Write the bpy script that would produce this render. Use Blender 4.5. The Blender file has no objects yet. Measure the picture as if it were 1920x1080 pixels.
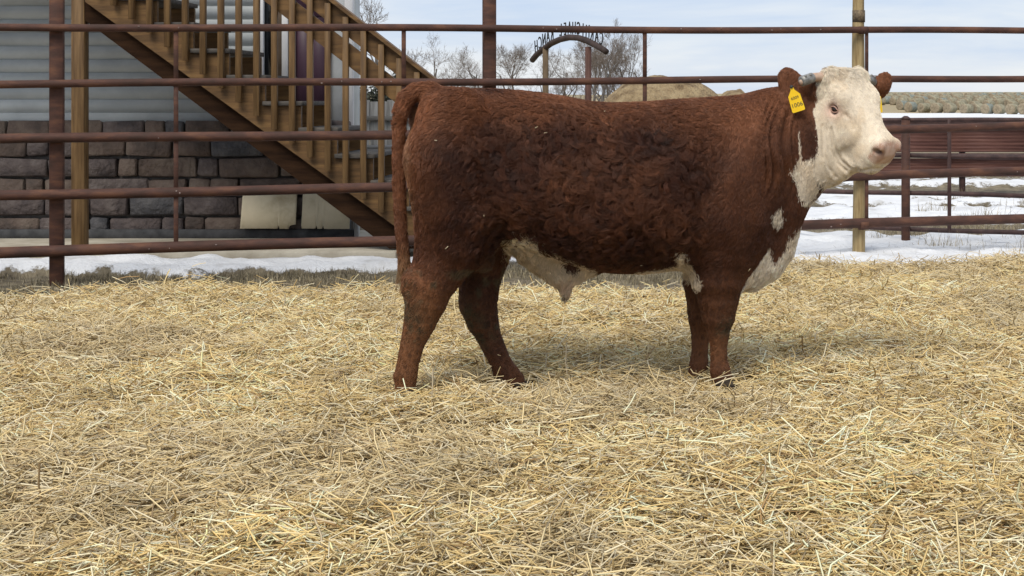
import bpy, bmesh, math, random
import numpy as np
from mathutils import Vector, Matrix, kdtree
import openvdb

# ------------------------------------------------------------------ camera, sky, sun, exposure
SC = bpy.context.scene
COL = SC.collection
rng = np.random.default_rng(7)
random.seed(7)
F = 2760.0            # focal length in pixels of the 1920 px wide picture
CX, HY = 1199.0, 185.0
CAMZ = 1.16

cam_data = bpy.data.cameras.new('camera')
cam = bpy.data.objects.new('camera', cam_data)
COL.objects.link(cam)
cam.location = (0, 0, CAMZ)
cam.rotation_euler = (math.radians(90), 0, 0)
cam_data.sensor_width = 36.0
cam_data.lens = F / 1920 * 36.0
cam_data.shift_x = (960 - CX) / 1920
cam_data.shift_y = -(540 - HY) / 1920
cam_data.clip_start = 0.05
cam_data.clip_end = 6000
SC.camera = cam

SUN_EL, SUN_AZ = math.radians(52), math.radians(204)     # azimuth clockwise from +Y; behind and to the left of the camera
world = bpy.data.worlds.new('World')
SC.world = world
world.use_nodes = True
wn, wl = world.node_tree.nodes, world.node_tree.links
wn.clear()
w_out = wn.new('ShaderNodeOutputWorld')
w_bg = wn.new('ShaderNodeBackground')
w_sky = wn.new('ShaderNodeTexSky')
w_sky.sky_type = 'NISHITA'
w_sky.sun_disc = False
w_sky.sun_elevation = SUN_EL
w_sky.sun_rotation = SUN_AZ
w_sky.dust_density = 0.3
w_sky.ozone_density = 3.0
w_bg.inputs['Strength'].default_value = 0.058
# thin streaky cloud over the sky (a layer seen by everything alike)
w_geo = wn.new('ShaderNodeTexCoord')
w_map = wn.new('ShaderNodeMapping')
w_map.inputs['Scale'].default_value = (2.2, 2.2, 16.0)
w_map.inputs['Location'].default_value = (0.3, 0.1, 0.55)
w_noise = wn.new('ShaderNodeTexNoise')
w_noise.inputs['Scale'].default_value = 1.6
w_noise.inputs['Detail'].default_value = 7
w_noise.inputs['Roughness'].default_value = 0.55
w_noise.inputs['Distortion'].default_value = 0.35
w_ramp = wn.new('ShaderNodeValToRGB')          # from blue-grey veil to white cloud
w_ramp.color_ramp.elements[0].position = 0.38
w_ramp.color_ramp.elements[0].color = (4.9, 5.9, 7.75, 1)
w_ramp.color_ramp.elements[1].position = 0.62
w_ramp.color_ramp.elements[1].color = (7.3, 7.6, 8.1, 1)
w_mix = wn.new('ShaderNodeMix')
w_mix.data_type = 'RGBA'
w_mix.inputs['Factor'].default_value = 0.86
wl.new(w_geo.outputs['Generated'], w_map.inputs['Vector'])
wl.new(w_map.outputs['Vector'], w_noise.inputs['Vector'])
wl.new(w_noise.outputs['Fac'], w_ramp.inputs['Fac'])
wl.new(w_sky.outputs['Color'], w_mix.inputs['A'])
wl.new(w_ramp.outputs['Color'], w_mix.inputs['B'])
wl.new(w_mix.outputs['Result'], w_bg.inputs['Color'])
wl.new(w_bg.outputs['Background'], w_out.inputs['Surface'])

sun_data = bpy.data.lights.new('sun', 'SUN')
sun_data.energy = 1.5
sun_data.angle = math.radians(28)
sun_data.color = (1.0, 0.94, 0.84)
sun = bpy.data.objects.new('sun', sun_data)
COL.objects.link(sun)
sun_dir = Vector((math.sin(SUN_AZ) * math.cos(SUN_EL), math.cos(SUN_AZ) * math.cos(SUN_EL), math.sin(SUN_EL)))
sun.rotation_euler = (-sun_dir).to_track_quat('-Z', 'Y').to_euler()
sun.location = (-3, -4, 8)

SC.view_settings.view_transform = 'Standard'
SC.view_settings.look = 'None'
SC.view_settings.exposure = 1.0
SC.view_settings.gamma = 1.0
SC.view_settings.use_curve_mapping = False
SC.cycles.max_bounces = 6
SC.cycles.diffuse_bounces = 3
SC.cycles.transparent_max_bounces = 6

# ------------------------------------------------------------------ helpers
def at(px, py, D):
    """point at depth D seen at photo pixel (px, py)"""
    return Vector(((px - CX) / F * D, D, CAMZ - (py - HY) / F * D))

def zat(py, D):
    return CAMZ - (py - HY) / F * D

def xat(px, D):
    return (px - CX) / F * D

def tag(o, label=None, cat=None, group=None, kind=None):
    if label: o['label'] = label
    if cat: o['category'] = cat
    if group: o['group'] = group
    if kind: o['kind'] = kind
    return o

def empty(name, loc, label=None, cat=None, group=None, kind=None):
    o = bpy.data.objects.new(name, None)
    COL.objects.link(o)
    o.location = loc
    o.empty_display_size = 0.1
    return tag(o, label, cat, group, kind)

def link(name, me, mat=None, parent=None, world_coords=True):
    """mesh given in world coordinates; parent empties are unrotated unless stated"""
    o = bpy.data.objects.new(name, me)
    COL.objects.link(o)
    if mat is not None and len(me.materials) == 0:
        me.materials.append(mat)
    if parent is not None:
        o.parent = parent
        if world_coords:
            off = Vector((0, 0, 0)); p = parent
            while p is not None:
                off = off + p.location; p = p.parent
            o.location = -off
    return o

def mesh_np(name, verts, faces, smooth=False):
    """verts (n,3); faces (m,k) all the same k, or a list of arrays"""
    me = bpy.data.meshes.new(name)
    verts = np.asarray(verts, np.float32)
    fl = faces if isinstance(faces, list) else [faces]
    fl = [np.asarray(f, np.int32) for f in fl if len(f)]
    me.vertices.add(len(verts))
    me.vertices.foreach_set('co', verts.ravel())
    nl = sum(f.size for f in fl); nf = sum(len(f) for f in fl)
    me.loops.add(nl)
    me.loops.foreach_set('vertex_index', np.concatenate([f.ravel() for f in fl]))
    me.polygons.add(nf)
    tot = np.concatenate([np.full(len(f), f.shape[1], np.int32) for f in fl])
    st = np.concatenate([[0], np.cumsum(tot)[:-1]]).astype(np.int32)
    me.polygons.foreach_set('loop_start', st)
    try:
        me.polygons.foreach_set('loop_total', tot)
    except Exception:
        pass
    if smooth:
        me.polygons.foreach_set('use_smooth', np.ones(nf, bool))
    me.update(calc_edges=True)
    return me

def color_attr(me, name, cols, domain='POINT'):
    a = me.attributes.new(name, 'FLOAT_COLOR', domain)
    c = np.ones((len(cols), 4), np.float32)
    c[:, :3] = cols
    a.data.foreach_set('color', c.ravel())

class MB:
    """collects shapes into one mesh"""
    def __init__(s): s.v = []; s.q = []; s.t = []
    def n(s): return sum(len(a) for a in s.v)
    def add(s, v, q=None, t=None):
        b = s.n(); s.v.append(np.asarray(v, float))
        if q is not None and len(q): s.q.append(np.asarray(q) + b)
        if t is not None and len(t): s.t.append(np.asarray(t) + b)
        return s
    def box(s, c, size, rot=None, bev=0.0, jit=0.0):
        hx, hy, hz = size[0] / 2, size[1] / 2, size[2] / 2
        if bev <= 0:
            v = np.array([[x, y, z] for x in (-hx, hx) for y in (-hy, hy) for z in (-hz, hz)])
            q = [[0, 1, 3, 2], [4, 6, 7, 5], [0, 4, 5, 1], [2, 3, 7, 6], [0, 2, 6, 4], [1, 5, 7, 3]]
            t = None
        else:
            b = min(bev, hx * .9, hy * .9, hz * .9)
            v = []; idx = {}
            for sx in (-1, 1):
                for sy in (-1, 1):
                    for sz in (-1, 1):
                        idx[(sx, sy, sz)] = len(v)
                        v += [[sx * hx, sy * (hy - b), sz * (hz - b)], [sx * (hx - b), sy * hy, sz * (hz - b)], [sx * (hx - b), sy * (hy - b), sz * hz]]
            v = np.array(v, float)
            q = []; t = []
            I = lambda a, b_, c_, k: idx[(a, b_, c_)] + k
            for sgn in (-1, 1):
                f = [I(sgn, -1, -1, 0), I(sgn, 1, -1, 0), I(sgn, 1, 1, 0), I(sgn, -1, 1, 0)]; q.append(f if sgn > 0 else f[::-1])
                f = [I(-1, sgn, -1, 1), I(-1, sgn, 1, 1), I(1, sgn, 1, 1), I(1, sgn, -1, 1)]; q.append(f if sgn > 0 else f[::-1])
                f = [I(-1, -1, sgn, 2), I(1, -1, sgn, 2), I(1, 1, sgn, 2), I(-1, 1, sgn, 2)]; q.append(f if sgn > 0 else f[::-1])
            for a in (-1, 1):
                for b_ in (-1, 1):
                    p = a * b_
                    f = [I(a, b_, -1, 0), I(a, b_, -1, 1), I(a, b_, 1, 1), I(a, b_, 1, 0)]; q.append(f if p > 0 else f[::-1])
                    f = [I(a, -1, b_, 0), I(a, 1, b_, 0), I(a, 1, b_, 2), I(a, -1, b_, 2)]; q.append(f if p > 0 else f[::-1])
                    f = [I(-1, a, b_, 1), I(-1, a, b_, 2), I(1, a, b_, 2), I(1, a, b_, 1)]; q.append(f if p > 0 else f[::-1])
            for k3, i in idx.items():
                f = [i, i + 1, i + 2]; t.append(f if k3[0] * k3[1] * k3[2] > 0 else f[::-1])
        if jit: v = v + rng.normal(0, jit, v.shape)
        if rot is not None: v = v @ np.array(rot.to_3x3()).T
        return s.add(v + np.array(c), q, t)
    def tube(s, pts, rad, n=8, caps=True):
        pts = [Vector(p) for p in pts]
        if not hasattr(rad, '__len__'): rad = [rad] * len(pts)
        rings = []; up = None
        for i, p in enumerate(pts):
            d = (pts[min(i + 1, len(pts) - 1)] - pts[max(i - 1, 0)])
            d = d.normalized() if d.length > 1e-9 else Vector((0, 0, 1))
            if up is None:
                up = Vector((0, 0, 1)) if abs(d.z) < .9 else Vector((0, 1, 0))
            a = d.cross(up)
            a = a.normalized() if a.length > 1e-6 else d.orthogonal().normalized()
            b = a.cross(d).normalized(); up = b
            rings.append([p + (a * math.cos(2 * math.pi * k / n) + b * math.sin(2 * math.pi * k / n)) * rad[i] for k in range(n)])
        v = [tuple(x) for r in rings for x in r]; q = []; t = []
        for i in range(len(pts) - 1):
            for k in range(n):
                k2 = (k + 1) % n
                q.append([i * n + k, i * n + k2, (i + 1) * n + k2, (i + 1) * n + k])
        if caps:
            for e, base in ((0, 0), (1, (len(pts) - 1) * n)):
                v.append(tuple(pts[0] if e == 0 else pts[-1])); c = len(v) - 1
                for k in range(n):
                    k2 = (k + 1) % n
                    t.append([c, base + k2, base + k] if e == 0 else [c, base + k, base + k2])
        return s.add(v, q, t)
    def mesh(s, name, smooth=False):
        fl = []
        if s.q: fl.append(np.concatenate(s.q))
        if s.t: fl.append(np.concatenate(s.t))
        return mesh_np(name, np.concatenate(s.v), fl, smooth)
    def build(s, name, mat, parent=None, smooth=False):
        return link(name, s.mesh(name, smooth), mat, parent)

def vnoise(p, seed=0):
    """3-D value noise, p (n,3) -> 0..1"""
    p = np.asarray(p, np.float64)
    i = np.floor(p).astype(np.int64); f = p - i
    f = f * f * (3 - 2 * f)
    def h(ix, iy, iz):
        n = (ix * 374761393 + iy * 668265263 + iz * 2147483647 + seed * 144665) & 0xffffffff
        n = ((n ^ (n >> 13)) * 1274126177) & 0xffffffff
        n = ((n ^ (n >> 16)) * 2246822519) & 0xffffffff
        return ((n ^ (n >> 15)) & 0xffff) / 65535.0
    r = 0
    for dx in (0, 1):
        wx = f[:, 0] if dx else 1 - f[:, 0]
        for dy in (0, 1):
            wy = f[:, 1] if dy else 1 - f[:, 1]
            for dz in (0, 1):
                wz = f[:, 2] if dz else 1 - f[:, 2]
                r = r + wx * wy * wz * h(i[:, 0] + dx, i[:, 1] + dy, i[:, 2] + dz)
    return r

def fbm(p, octs=4, seed=0, gain=.5):
    p = np.asarray(p, float); a = 1; s = 0; tot = 0
    for o in range(octs):
        s = s + a * vnoise(p * 2 ** o + 17.3 * o, seed + o); tot += a; a *= gain
    return s / tot

def sstep(a, b, x):
    t = np.clip((np.asarray(x, float) - a) / (b - a), 0, 1)
    return t * t * (3 - 2 * t)

# materials
def mat_new(name):
    m = bpy.data.materials.new(name); m.use_nodes = True
    n = m.node_tree.nodes; n.clear()
    out = n.new('ShaderNodeOutputMaterial'); b = n.new('ShaderNodeBsdfPrincipled')
    m.node_tree.links.new(b.outputs[0], out.inputs[0])
    return m, m.node_tree.nodes, m.node_tree.links, b

def noisy_mat(name, c1, c2, scale=8, rough=.8, detail=5, bump=0.0, bump_scale=None, stretch=(1, 1, 1), c3=None, spec=.3, lo=.35, hi=.65, metal=0.0, bdist=.01, coord='Object'):
    """two or three colours mixed by noise in object space, with a fine bump"""
    m, n, l, b = mat_new(name)
    tc = n.new('ShaderNodeTexCoord'); mp = n.new('ShaderNodeMapping')
    mp.inputs['Scale'].default_value = stretch
    oi = n.new('ShaderNodeObjectInfo')
    ofs = n.new('ShaderNodeVectorMath'); ofs.operation = 'ADD'
    sc_ = n.new('ShaderNodeMath'); sc_.operation = 'MULTIPLY'; sc_.inputs[1].default_value = 37.0
    l.new(oi.outputs['Random'], sc_.inputs[0])
    l.new(tc.outputs[coord], ofs.inputs[0]); l.new(sc_.outputs[0], ofs.inputs[1])
    l.new(ofs.outputs[0], mp.inputs['Vector'])
    nz = n.new('ShaderNodeTexNoise'); nz.inputs['Scale'].default_value = scale; nz.inputs['Detail'].default_value = detail
    nz.inputs['Roughness'].default_value = .6
    l.new(mp.outputs[0], nz.inputs['Vector'])
    rp = n.new('ShaderNodeValToRGB')
    rp.color_ramp.elements[0].position = lo; rp.color_ramp.elements[0].color = (*c1, 1)
    rp.color_ramp.elements[1].position = hi; rp.color_ramp.elements[1].color = (*c2, 1)
    if c3 is not None:
        e = rp.color_ramp.elements.new((lo + hi) / 2); e.color = (*c3, 1)
    l.new(nz.outputs['Fac'], rp.inputs['Fac'])
    l.new(rp.outputs['Color'], b.inputs['Base Color'])
    b.inputs['Roughness'].default_value = rough
    b.inputs['Specular IOR Level'].default_value = spec
    b.inputs['Metallic'].default_value = metal
    if bump > 0:
        nb = n.new('ShaderNodeTexNoise'); nb.inputs['Scale'].default_value = bump_scale or scale * 4; nb.inputs['Detail'].default_value = 4
        l.new(mp.outputs[0], nb.inputs['Vector'])
        bp = n.new('ShaderNodeBump'); bp.inputs['Strength'].default_value = bump; bp.inputs['Distance'].default_value = bdist
        l.new(nb.outputs['Fac'], bp.inputs['Height']); l.new(bp.outputs[0], b.inputs['Normal'])
    return m

def attr_mat(name, attr, rough=.8, spec=.2, bump=0.0, bump_scale=60, noise=0.0, nscale=20, bdist=.01):
    m, n, l, b = mat_new(name)
    a = n.new('ShaderNodeAttribute'); a.attribute_name = attr
    src = a.outputs['Color']
    tc = n.new('ShaderNodeTexCoord')
    if noise > 0:
        nz = n.new('ShaderNodeTexNoise'); nz.inputs['Scale'].default_value = nscale; nz.inputs['Detail'].default_value = 5
        l.new(tc.outputs['Object'], nz.inputs['Vector'])
        mr = n.new('ShaderNodeMapRange'); mr.inputs['From Min'].default_value = .25; mr.inputs['From Max'].default_value = .75
        mr.inputs['To Min'].default_value = 1 - noise; mr.inputs['To Max'].default_value = 1 + noise
        l.new(nz.outputs['Fac'], mr.inputs['Value'])
        vm = n.new('ShaderNodeVectorMath'); vm.operation = 'SCALE'
        l.new(src, vm.inputs[0]); l.new(mr.outputs[0], vm.inputs['Scale'])
        src = vm.outputs[0]
    l.new(src, b.inputs['Base Color'])
    b.inputs['Roughness'].default_value = rough
    b.inputs['Specular IOR Level'].default_value = spec
    if bump > 0:
        nb = n.new('ShaderNodeTexNoise'); nb.inputs['Scale'].default_value = bump_scale; nb.inputs['Detail'].default_value = 5
        l.new(tc.outputs['Object'], nb.inputs['Vector'])
        bp = n.new('ShaderNodeBump'); bp.inputs['Strength'].default_value = bump; bp.inputs['Distance'].default_value = bdist
        l.new(nb.outputs['Fac'], bp.inputs['Height']); l.new(bp.outputs[0], b.inputs['Normal'])
    return m
# ------------------------------------------------------------------ terrain
def ground_z(X, D):
    X = np.asarray(X, float); D = np.asarray(D, float)
    xs = [-60, 9, 15, 40, 130, 215, 330, 600, 3500]
    zs = [-.07, -.07, -.08, -.30, -1.08, -1.00, 1.05, 3.9, 10.5]
    z = np.interp(D, xs, zs)
    right = sstep(-.02, .12, X / np.maximum(D, 1))
    zl = np.interp(D, xs, [-.07, -.07, -.08, -.35, -1.3, -1.2, -.3, 2.4, 10.5])
    z = z * right + zl * (1 - right)
    p = np.stack([X / 3.1, D / 3.1, np.zeros_like(X)], -1).reshape(-1, 3)
    z = z + ((fbm(p, 3, 3) - .5) * .10).reshape(X.shape) * sstep(8.5, 13, D)
    return z

def snow_f(X, D):
    """0..1 how surely snow lies at (X, D)"""
    p = np.stack([X, D, 0 * X], -1).reshape(-1, 3)
    n1 = (fbm(p / np.array([1.1, .45, 1]), 3, 21) - .5).reshape(X.shape)
    n2 = (fbm(p / np.array([2.6, .8, 1]), 4, 22) - .5).reshape(X.shape)
    right = sstep(.55, 1.0, X)
    left = sstep(-.9, -1.5, X)
    e = D + n1 * 1.1
    strip = sstep(10.15, 10.45, e) * sstep(11.02, 10.88, D + n1 * .12)
    s = left * strip * 1.1
    s = np.maximum(s, (1 - left) * (1 - right) * sstep(10.7, 10.9, e) * sstep(11.5, 11.2, e) * .62)
    near = sstep(10.35, 10.6, D + n1 * .5) * sstep(13.05, 12.75, D + n1 * .6)
    mid = sstep(13.8, 14.2, D + n1 * .6)
    s = np.maximum(s, right * near * 1.15)
    patch = .64 + 2.3 * n2
    streak = sstep(17.0, 18.5, D) * sstep(23, 21, D) * .55 * sstep(-.1, .15, n1)
    s = np.maximum(s, right * mid * (np.clip(patch + .22 * sstep(17, 15, D) - streak, 0, 1.1)))
    far = sstep(60, 45, D) + sstep(120, 150, D) * sstep(222, 216, D + 8 * n2)
    s = s * (1 - sstep(26, 31, D + 5 * n2) * sstep(58, 48, D))
    s = np.where(D > 45, right * np.clip(sstep(48, 58, D) * 1.0, 0, 1)*np.clip(far, 0, 1) * np.clip(.85 + n2, 0, 1), s)
    s = np.where((X < .3) & (D > 12), np.minimum(s, .25), s)
    s = np.where(D < 10.0, 0, s)
    return s

def spread(a, b, step, grow, end):
    out = list(np.arange(a, b, step)); x = out[-1]; st = step
    while x < end:
        st *= grow; x += st; out.append(x)
    return np.array(out)
gx_r = spread(0, 6.0, .06, 1.12, 2600); gxx = np.concatenate([-gx_r[:0:-1], gx_r])
gdd = np.concatenate([[-40, -20, -10, -4, 0, 2, 4, 6, 7, 8, 8.4], np.arange(8.6, 16, .045), spread(16, 30, .13, 1.06, 3500)])
GX, GD = np.meshgrid(gxx, gdd, indexing='ij')
GZ = ground_z(GX, GD)
SN = snow_f(GX, GD)
pn = np.stack([GX, GD, 0 * GX], -1).reshape(-1, 3)
lump = fbm(pn * np.array([5, 7, 1]), 3, 41).reshape(GX.shape)
small = sstep(40, 20, GD)
GZ = GZ + sstep(.4, .62, SN) * (.02 + .10 * lump) * small + (1 - sstep(.4, .6, SN)) * (fbm(pn * 9, 2, 43).reshape(GX.shape) - .5) * .035 * small
# a low ruck of straw and turf along the foot of the fence
ii = np.arange(GX.size).reshape(GX.shape)
gq = np.stack([ii[:-1, :-1], ii[1:, :-1], ii[1:, 1:], ii[:-1, 1:]], -1).reshape(-1, 4)
g_me = mesh_np('ground', np.stack([GX, GD, GZ], -1).reshape(-1, 3), gq, True)
a_ = g_me.attributes.new('snow', 'FLOAT', 'POINT'); a_.data.foreach_set('value', SN.astype(np.float32).ravel())
track = (sstep(12.8, 13.1, GD + (lump - .5) * .5) * sstep(14.1, 13.7, GD + (lump - .5) * .5)).astype(np.float32)
a_ = g_me.attributes.new('track', 'FLOAT', 'POINT'); a_.data.foreach_set('value', track.ravel())
farf = sstep(25, 70, GD).astype(np.float32)
a_ = g_me.attributes.new('field', 'FLOAT', 'POINT'); a_.data.foreach_set('value', farf.ravel())

def ground_mat():
    m, n, l, b = mat_new('ground_soil')
    def at_(nm):
        a = n.new('ShaderNodeAttribute'); a.attribute_name = nm; return a.outputs['Fac']
    def noise(sc, det=6, rough=.6):
        z = n.new('ShaderNodeTexNoise'); z.inputs['Scale'].default_value = sc; z.inputs['Detail'].default_value = det; z.inputs['Roughness'].default_value = rough
        l.new(tc.outputs['Object'], z.inputs['Vector']); return z.outputs['Fac']
    def ramp(src, *st):
        r = n.new('ShaderNodeValToRGB'); e = r.color_ramp.elements
        e[0].position, e[0].color = st[0][0], (*st[0][1], 1); e[1].position, e[1].color = st[-1][0], (*st[-1][1], 1)
        for p, c in st[1:-1]:
            k = e.new(p); k.color = (*c, 1)
        l.new(src, r.inputs['Fac']); return r.outputs['Color']
    def mix(f, A, B):
        x = n.new('ShaderNodeMix'); x.data_type = 'RGBA'
        l.new(f, x.inputs['Factor']); l.new(A, x.inputs['A']); l.new(B, x.inputs['B']); return x.outputs['Result']
    def math_(op, a, c):
        x = n.new('ShaderNodeMath'); x.operation = op; l.new(a, x.inputs[0])
        if isinstance(c, (int, float)): x.inputs[1].default_value = c
        else: l.new(c, x.inputs[1])
        return x.outputs[0]
    tc = n.new('ShaderNodeTexCoord')
    soil = ramp(noise(9), (.3, (.075, .062, .045)), (.5, (.17, .14, .095)), (.7, (.27, .225, .15)))
    trackc = ramp(noise(5), (.3, (.20, .165, .115)), (.7, (.33, .285, .21)))
    field = ramp(noise(.09, 8), (.3, (.26, .20, .115)), (.5, (.36, .29, .175)), (.7, (.30, .25, .16)))
    c = mix(at_('track'), soil, trackc)
    c = mix(at_('field'), c, field)
    fine = math_('ADD', math_('MULTIPLY', noise(7, 8, .65), 1.1), math_('MULTIPLY', noise(45, 3), .35))
    f = math_('ADD', at_('snow'), math_('SUBTRACT', fine, .72))
    sf = ramp(f, (.44, (0, 0, 0)), (.56, (1, 1, 1)))
    snowc = ramp(noise(3), (.25, (.50, .49, .47)), (.42, (.66, .665, .675)), (.6, (.74, .745, .75)))
    l.new(mix(sf, c, snowc), b.inputs['Base Color'])
    b.inputs['Roughness'].default_value = .85; b.inputs['Specular IOR Level'].default_value = .15
    bp_ = n.new('ShaderNodeBump'); bp_.inputs['Strength'].default_value = .6; bp_.inputs['Distance'].default_value = .03
    l.new(math_('ADD', math_('MULTIPLY', sf, .5), noise(30, 6)), bp_.inputs['Height']); l.new(bp_.outputs[0], b.inputs['Normal'])
    return m
tag(link('ground', g_me, ground_mat()), kind='structure')

# ------------------------------------------------------------------ straw bed
def straw_edge(X):
    e = 9.05 + 1.35 * sstep(.1, 1.1, X) - .06 * sstep(-1, -3, X)
    p = np.stack([np.asarray(X, float) * 1.6, 0 * X, 0 * X], -1).reshape(-1, 3)
    return e + (fbm(p, 3, 55).reshape(np.shape(X)) - .5) * .55
def straw_z(X, D):
    X = np.asarray(X, float); D = np.asarray(D, float)
    p = np.stack([X, D, 0 * X], -1).reshape(-1, 3)
    h = (fbm(p * 1.1, 3, 61).reshape(X.shape) - .5) * .13 + (fbm(p * 4.2, 3, 62).reshape(X.shape) - .5) * .10
    h = h + .07 * np.exp(-((X - 2.6) / .9)**2 - ((D - 10.3) / .7)**2)
    for fx, fy, fd in ((-.92, 5.72, .085), (-.515, 6.02, .06), (.335, 5.94, .045), (.24, 6.17, .045)):
        h = h - fd * np.exp(-((X - fx)**2 + (D - fy + .08)**2) / .17**2)
    e = straw_edge(X)
    fall = sstep(0, .45, e - D)
    return -.075 + fall * (.065 + .02 + h * .8)
sx = np.linspace(-7.0, 7.0, 300); sd = np.linspace(1.2, 10.75, 230)
SX, SD = np.meshgrid(sx, sd, indexing='ij')
SZ = straw_z(SX, SD) - .022
out_ = SD > straw_edge(SX)
SZ = np.where(out_, -.16, SZ)
ii = np.arange(SX.size).reshape(SX.shape)
q_ = np.stack([ii[:-1, :-1], ii[1:, :-1], ii[1:, 1:], ii[:-1, 1:]], -1).reshape(-1, 4)
straw_base = noisy_mat('straw_litter', (.17, .11, .045), (.58, .43, .20), 60, .9, bump=1.0, bump_scale=120, stretch=(1, 1, 1), c3=(.38, .27, .115), bdist=.02)
tag(link('straw_bed', mesh_np('straw_bed', np.stack([SX, SD, SZ], -1).reshape(-1, 3), q_, True), straw_base), kind='structure')

def stalks(N, lo, hi, lmin, lmax, wid, tilt, two=False, seed=1, lift=0.0, fan=(-.52, .34)):
    r = np.random.default_rng(seed)
    D = np.sqrt(r.random(N) * (hi**2 - lo**2) + lo**2)
    X = (r.uniform(fan[0], fan[1], N)) * D + r.uniform(-.3, .3, N)
    ok = D < straw_edge(X) - .02 + r.normal(0, .07, N)
    X, D = X[ok], D[ok]; n = len(X)
    z = straw_z(X, D)
    L = r.uniform(lmin, lmax, n) * r.uniform(.5, 1, n)
    az = r.uniform(0, 2 * np.pi, n)
    el = np.abs(r.normal(0, tilt, n)) * np.where(r.random(n) < .5, 1, -1)
    el = np.clip(el, -1.2, 1.2)
    d = np.stack([np.cos(az) * np.cos(el), np.sin(az) * np.cos(el), np.sin(el)], 1)
    c = np.stack([X, D, z + lift + r.gamma(1.6, .011, n) - .012 + .30 * L * np.abs(np.sin(el))], 1)
    # stay clear of the legs
    side = np.cross(d, np.array([0, 0, 1.0])); side /= np.linalg.norm(side, axis=1)[:, None] + 1e-9
    up = np.cross(side, d)
    w = wid * r.uniform(.55, 1.3, n)
    S = 3 if two else 2
    bend = r.normal(0, .10, n) * L
    kink = np.where(r.random(n) < .25, r.normal(0, .22, n) * L, bend)
    V = np.zeros((n, S * 3, 3))
    for s in range(S):
        t = s / (S - 1) - .5
        p = c + d * (L * t)[:, None]
        if two and s == 1: p = p + side * kink[:, None] + up * (np.abs(bend) * .5)[:, None]
        for k in range(3):
            a = 2 * math.pi * k / 3 + 1.57
            V[:, s * 3 + k] = p + (side * math.cos(a) + up * math.sin(a) * .55) * w[:, None]
    fq = []
    for s in range(S - 1):
        for k in range(3):
            k2 = (k + 1) % 3
            fq.append([s * 3 + k, s * 3 + k2, (s + 1) * 3 + k2, (s + 1) * 3 + k])
    Q = (np.array(fq)[None] + (np.arange(n) * S * 3)[:, None, None]).reshape(-1, 4)
    pal = np.array([(.66, .475, .195), (.785, .615, .315), (.86, .74, .49), (.55, .38, .155), (.50, .40, .25), (.33, .20, .08)])
    pr = np.array([.26, .28, .22, .12, .07, .05])
    ci = r.choice(6, n, p=pr)
    mt = fbm(np.stack([X * 5.5, D * 4.5, 0 * X], 1), 3, 67)
    col = pal[ci] * (r.uniform(.80, 1.18, n) * (.72 + .56 * mt))[:, None]
    # trampled, greyer litter in broad patches
    tr = sstep(.50, .66, fbm(np.stack([X * .9, D * .9, 0 * X], 1), 3, 66)) * .40
    grey = np.array([.52, .42, .26])[None] * r.uniform(.7, 1.15, n)[:, None]
    col = col * (1 - tr[:, None]) + grey * tr[:, None]
    return V.reshape(-1, 3), Q, np.repeat(np.clip(col, 0, .85), S * 3, 0)
def foot_stalks():
    r = np.random.default_rng(9); Vs = []; Qs = []; Cs = []; b = 0
    for fx, fy, fr in ((-.925, 5.735, .075), (-.505, 6.045, .075), (.335, 5.93, .065), (.24, 6.17, .065)):
        n = 150; a = r.uniform(math.pi * .95, math.pi * 2.05, n); q = fr + r.gamma(1.5, .03, n)
        X, D = fx + np.cos(a) * q, fy + np.sin(a) * q
        L = r.uniform(.04, .13, n); az = r.uniform(0, 6.28, n); el = np.abs(r.normal(.1, .35, n))
        d = np.stack([np.cos(az) * np.cos(el), np.sin(az) * np.cos(el) * .5, np.sin(el)], 1)
        c = np.stack([X, D, straw_z(X, D) + r.uniform(-.008, .028, n)], 1)
        side = np.cross(d, [0, 0, 1.0]); side /= np.linalg.norm(side, axis=1)[:, None]; up = np.cross(side, d); w = r.uniform(.0018, .0034, n)
        V = np.zeros((n, 6, 3))
        for s in range(2):
            for k in range(3):
                an = 2 * math.pi * k / 3
                V[:, s * 3 + k] = c + d * (L * (s - .5))[:, None] + (side * math.cos(an) + up * math.sin(an)) * w[:, None]
        Vs.append(V.reshape(-1, 3)); fq = np.array([[k, (k + 1) % 3, 3 + (k + 1) % 3, 3 + k] for k in range(3)])
        Qs.append((fq[None] + (np.arange(n) * 6)[:, None, None]).reshape(-1, 4) + b); b += n * 6
        Cs.append(np.repeat(np.array([(.74, .56, .26), (.86, .72, .43), (.58, .40, .16)])[r.integers(0, 3, n)], 6, 0))
    return np.concatenate(Vs), np.concatenate(Qs), np.concatenate(Cs)
sets = [foot_stalks(),
        stalks(102000, 2.9, 11.0, .04, .13, .0028, .22, False, 1),
        stalks(56000, 2.9, 11.0, .06, .18, .0031, .30, True, 2, .006),
        stalks(7000, 2.9, 11.0, .07, .18, .0032, .55, True, 3, .010),
        stalks(30000, 2.9, 6.2, .04, .15, .0026, .22, False, 4),
        stalks(26000, 2.9, 11.0, .06, .17, .0032, .25, False, 5, .004, (.30, .62)), stalks(14000, 2.9, 9.4, .06, .17, .0032, .25, False, 6, .004, (-.66, -.48))]
V_ = []; Q_ = []; C_ = []; b0 = 0
for v_, q_, c_ in sets:
    V_.append(v_); Q_.append(q_ + b0); C_.append(c_); b0 += len(v_)
st_me = mesh_np('straw', np.concatenate(V_), np.concatenate(Q_))
color_attr(st_me, 'straw_color', np.concatenate(C_))
tag(link('straw', st_me, attr_mat('straw_stalk', 'straw_color', .5, .35)), 'loose yellow straw stalks scattered over the pen floor', kind='stuff')

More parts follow.
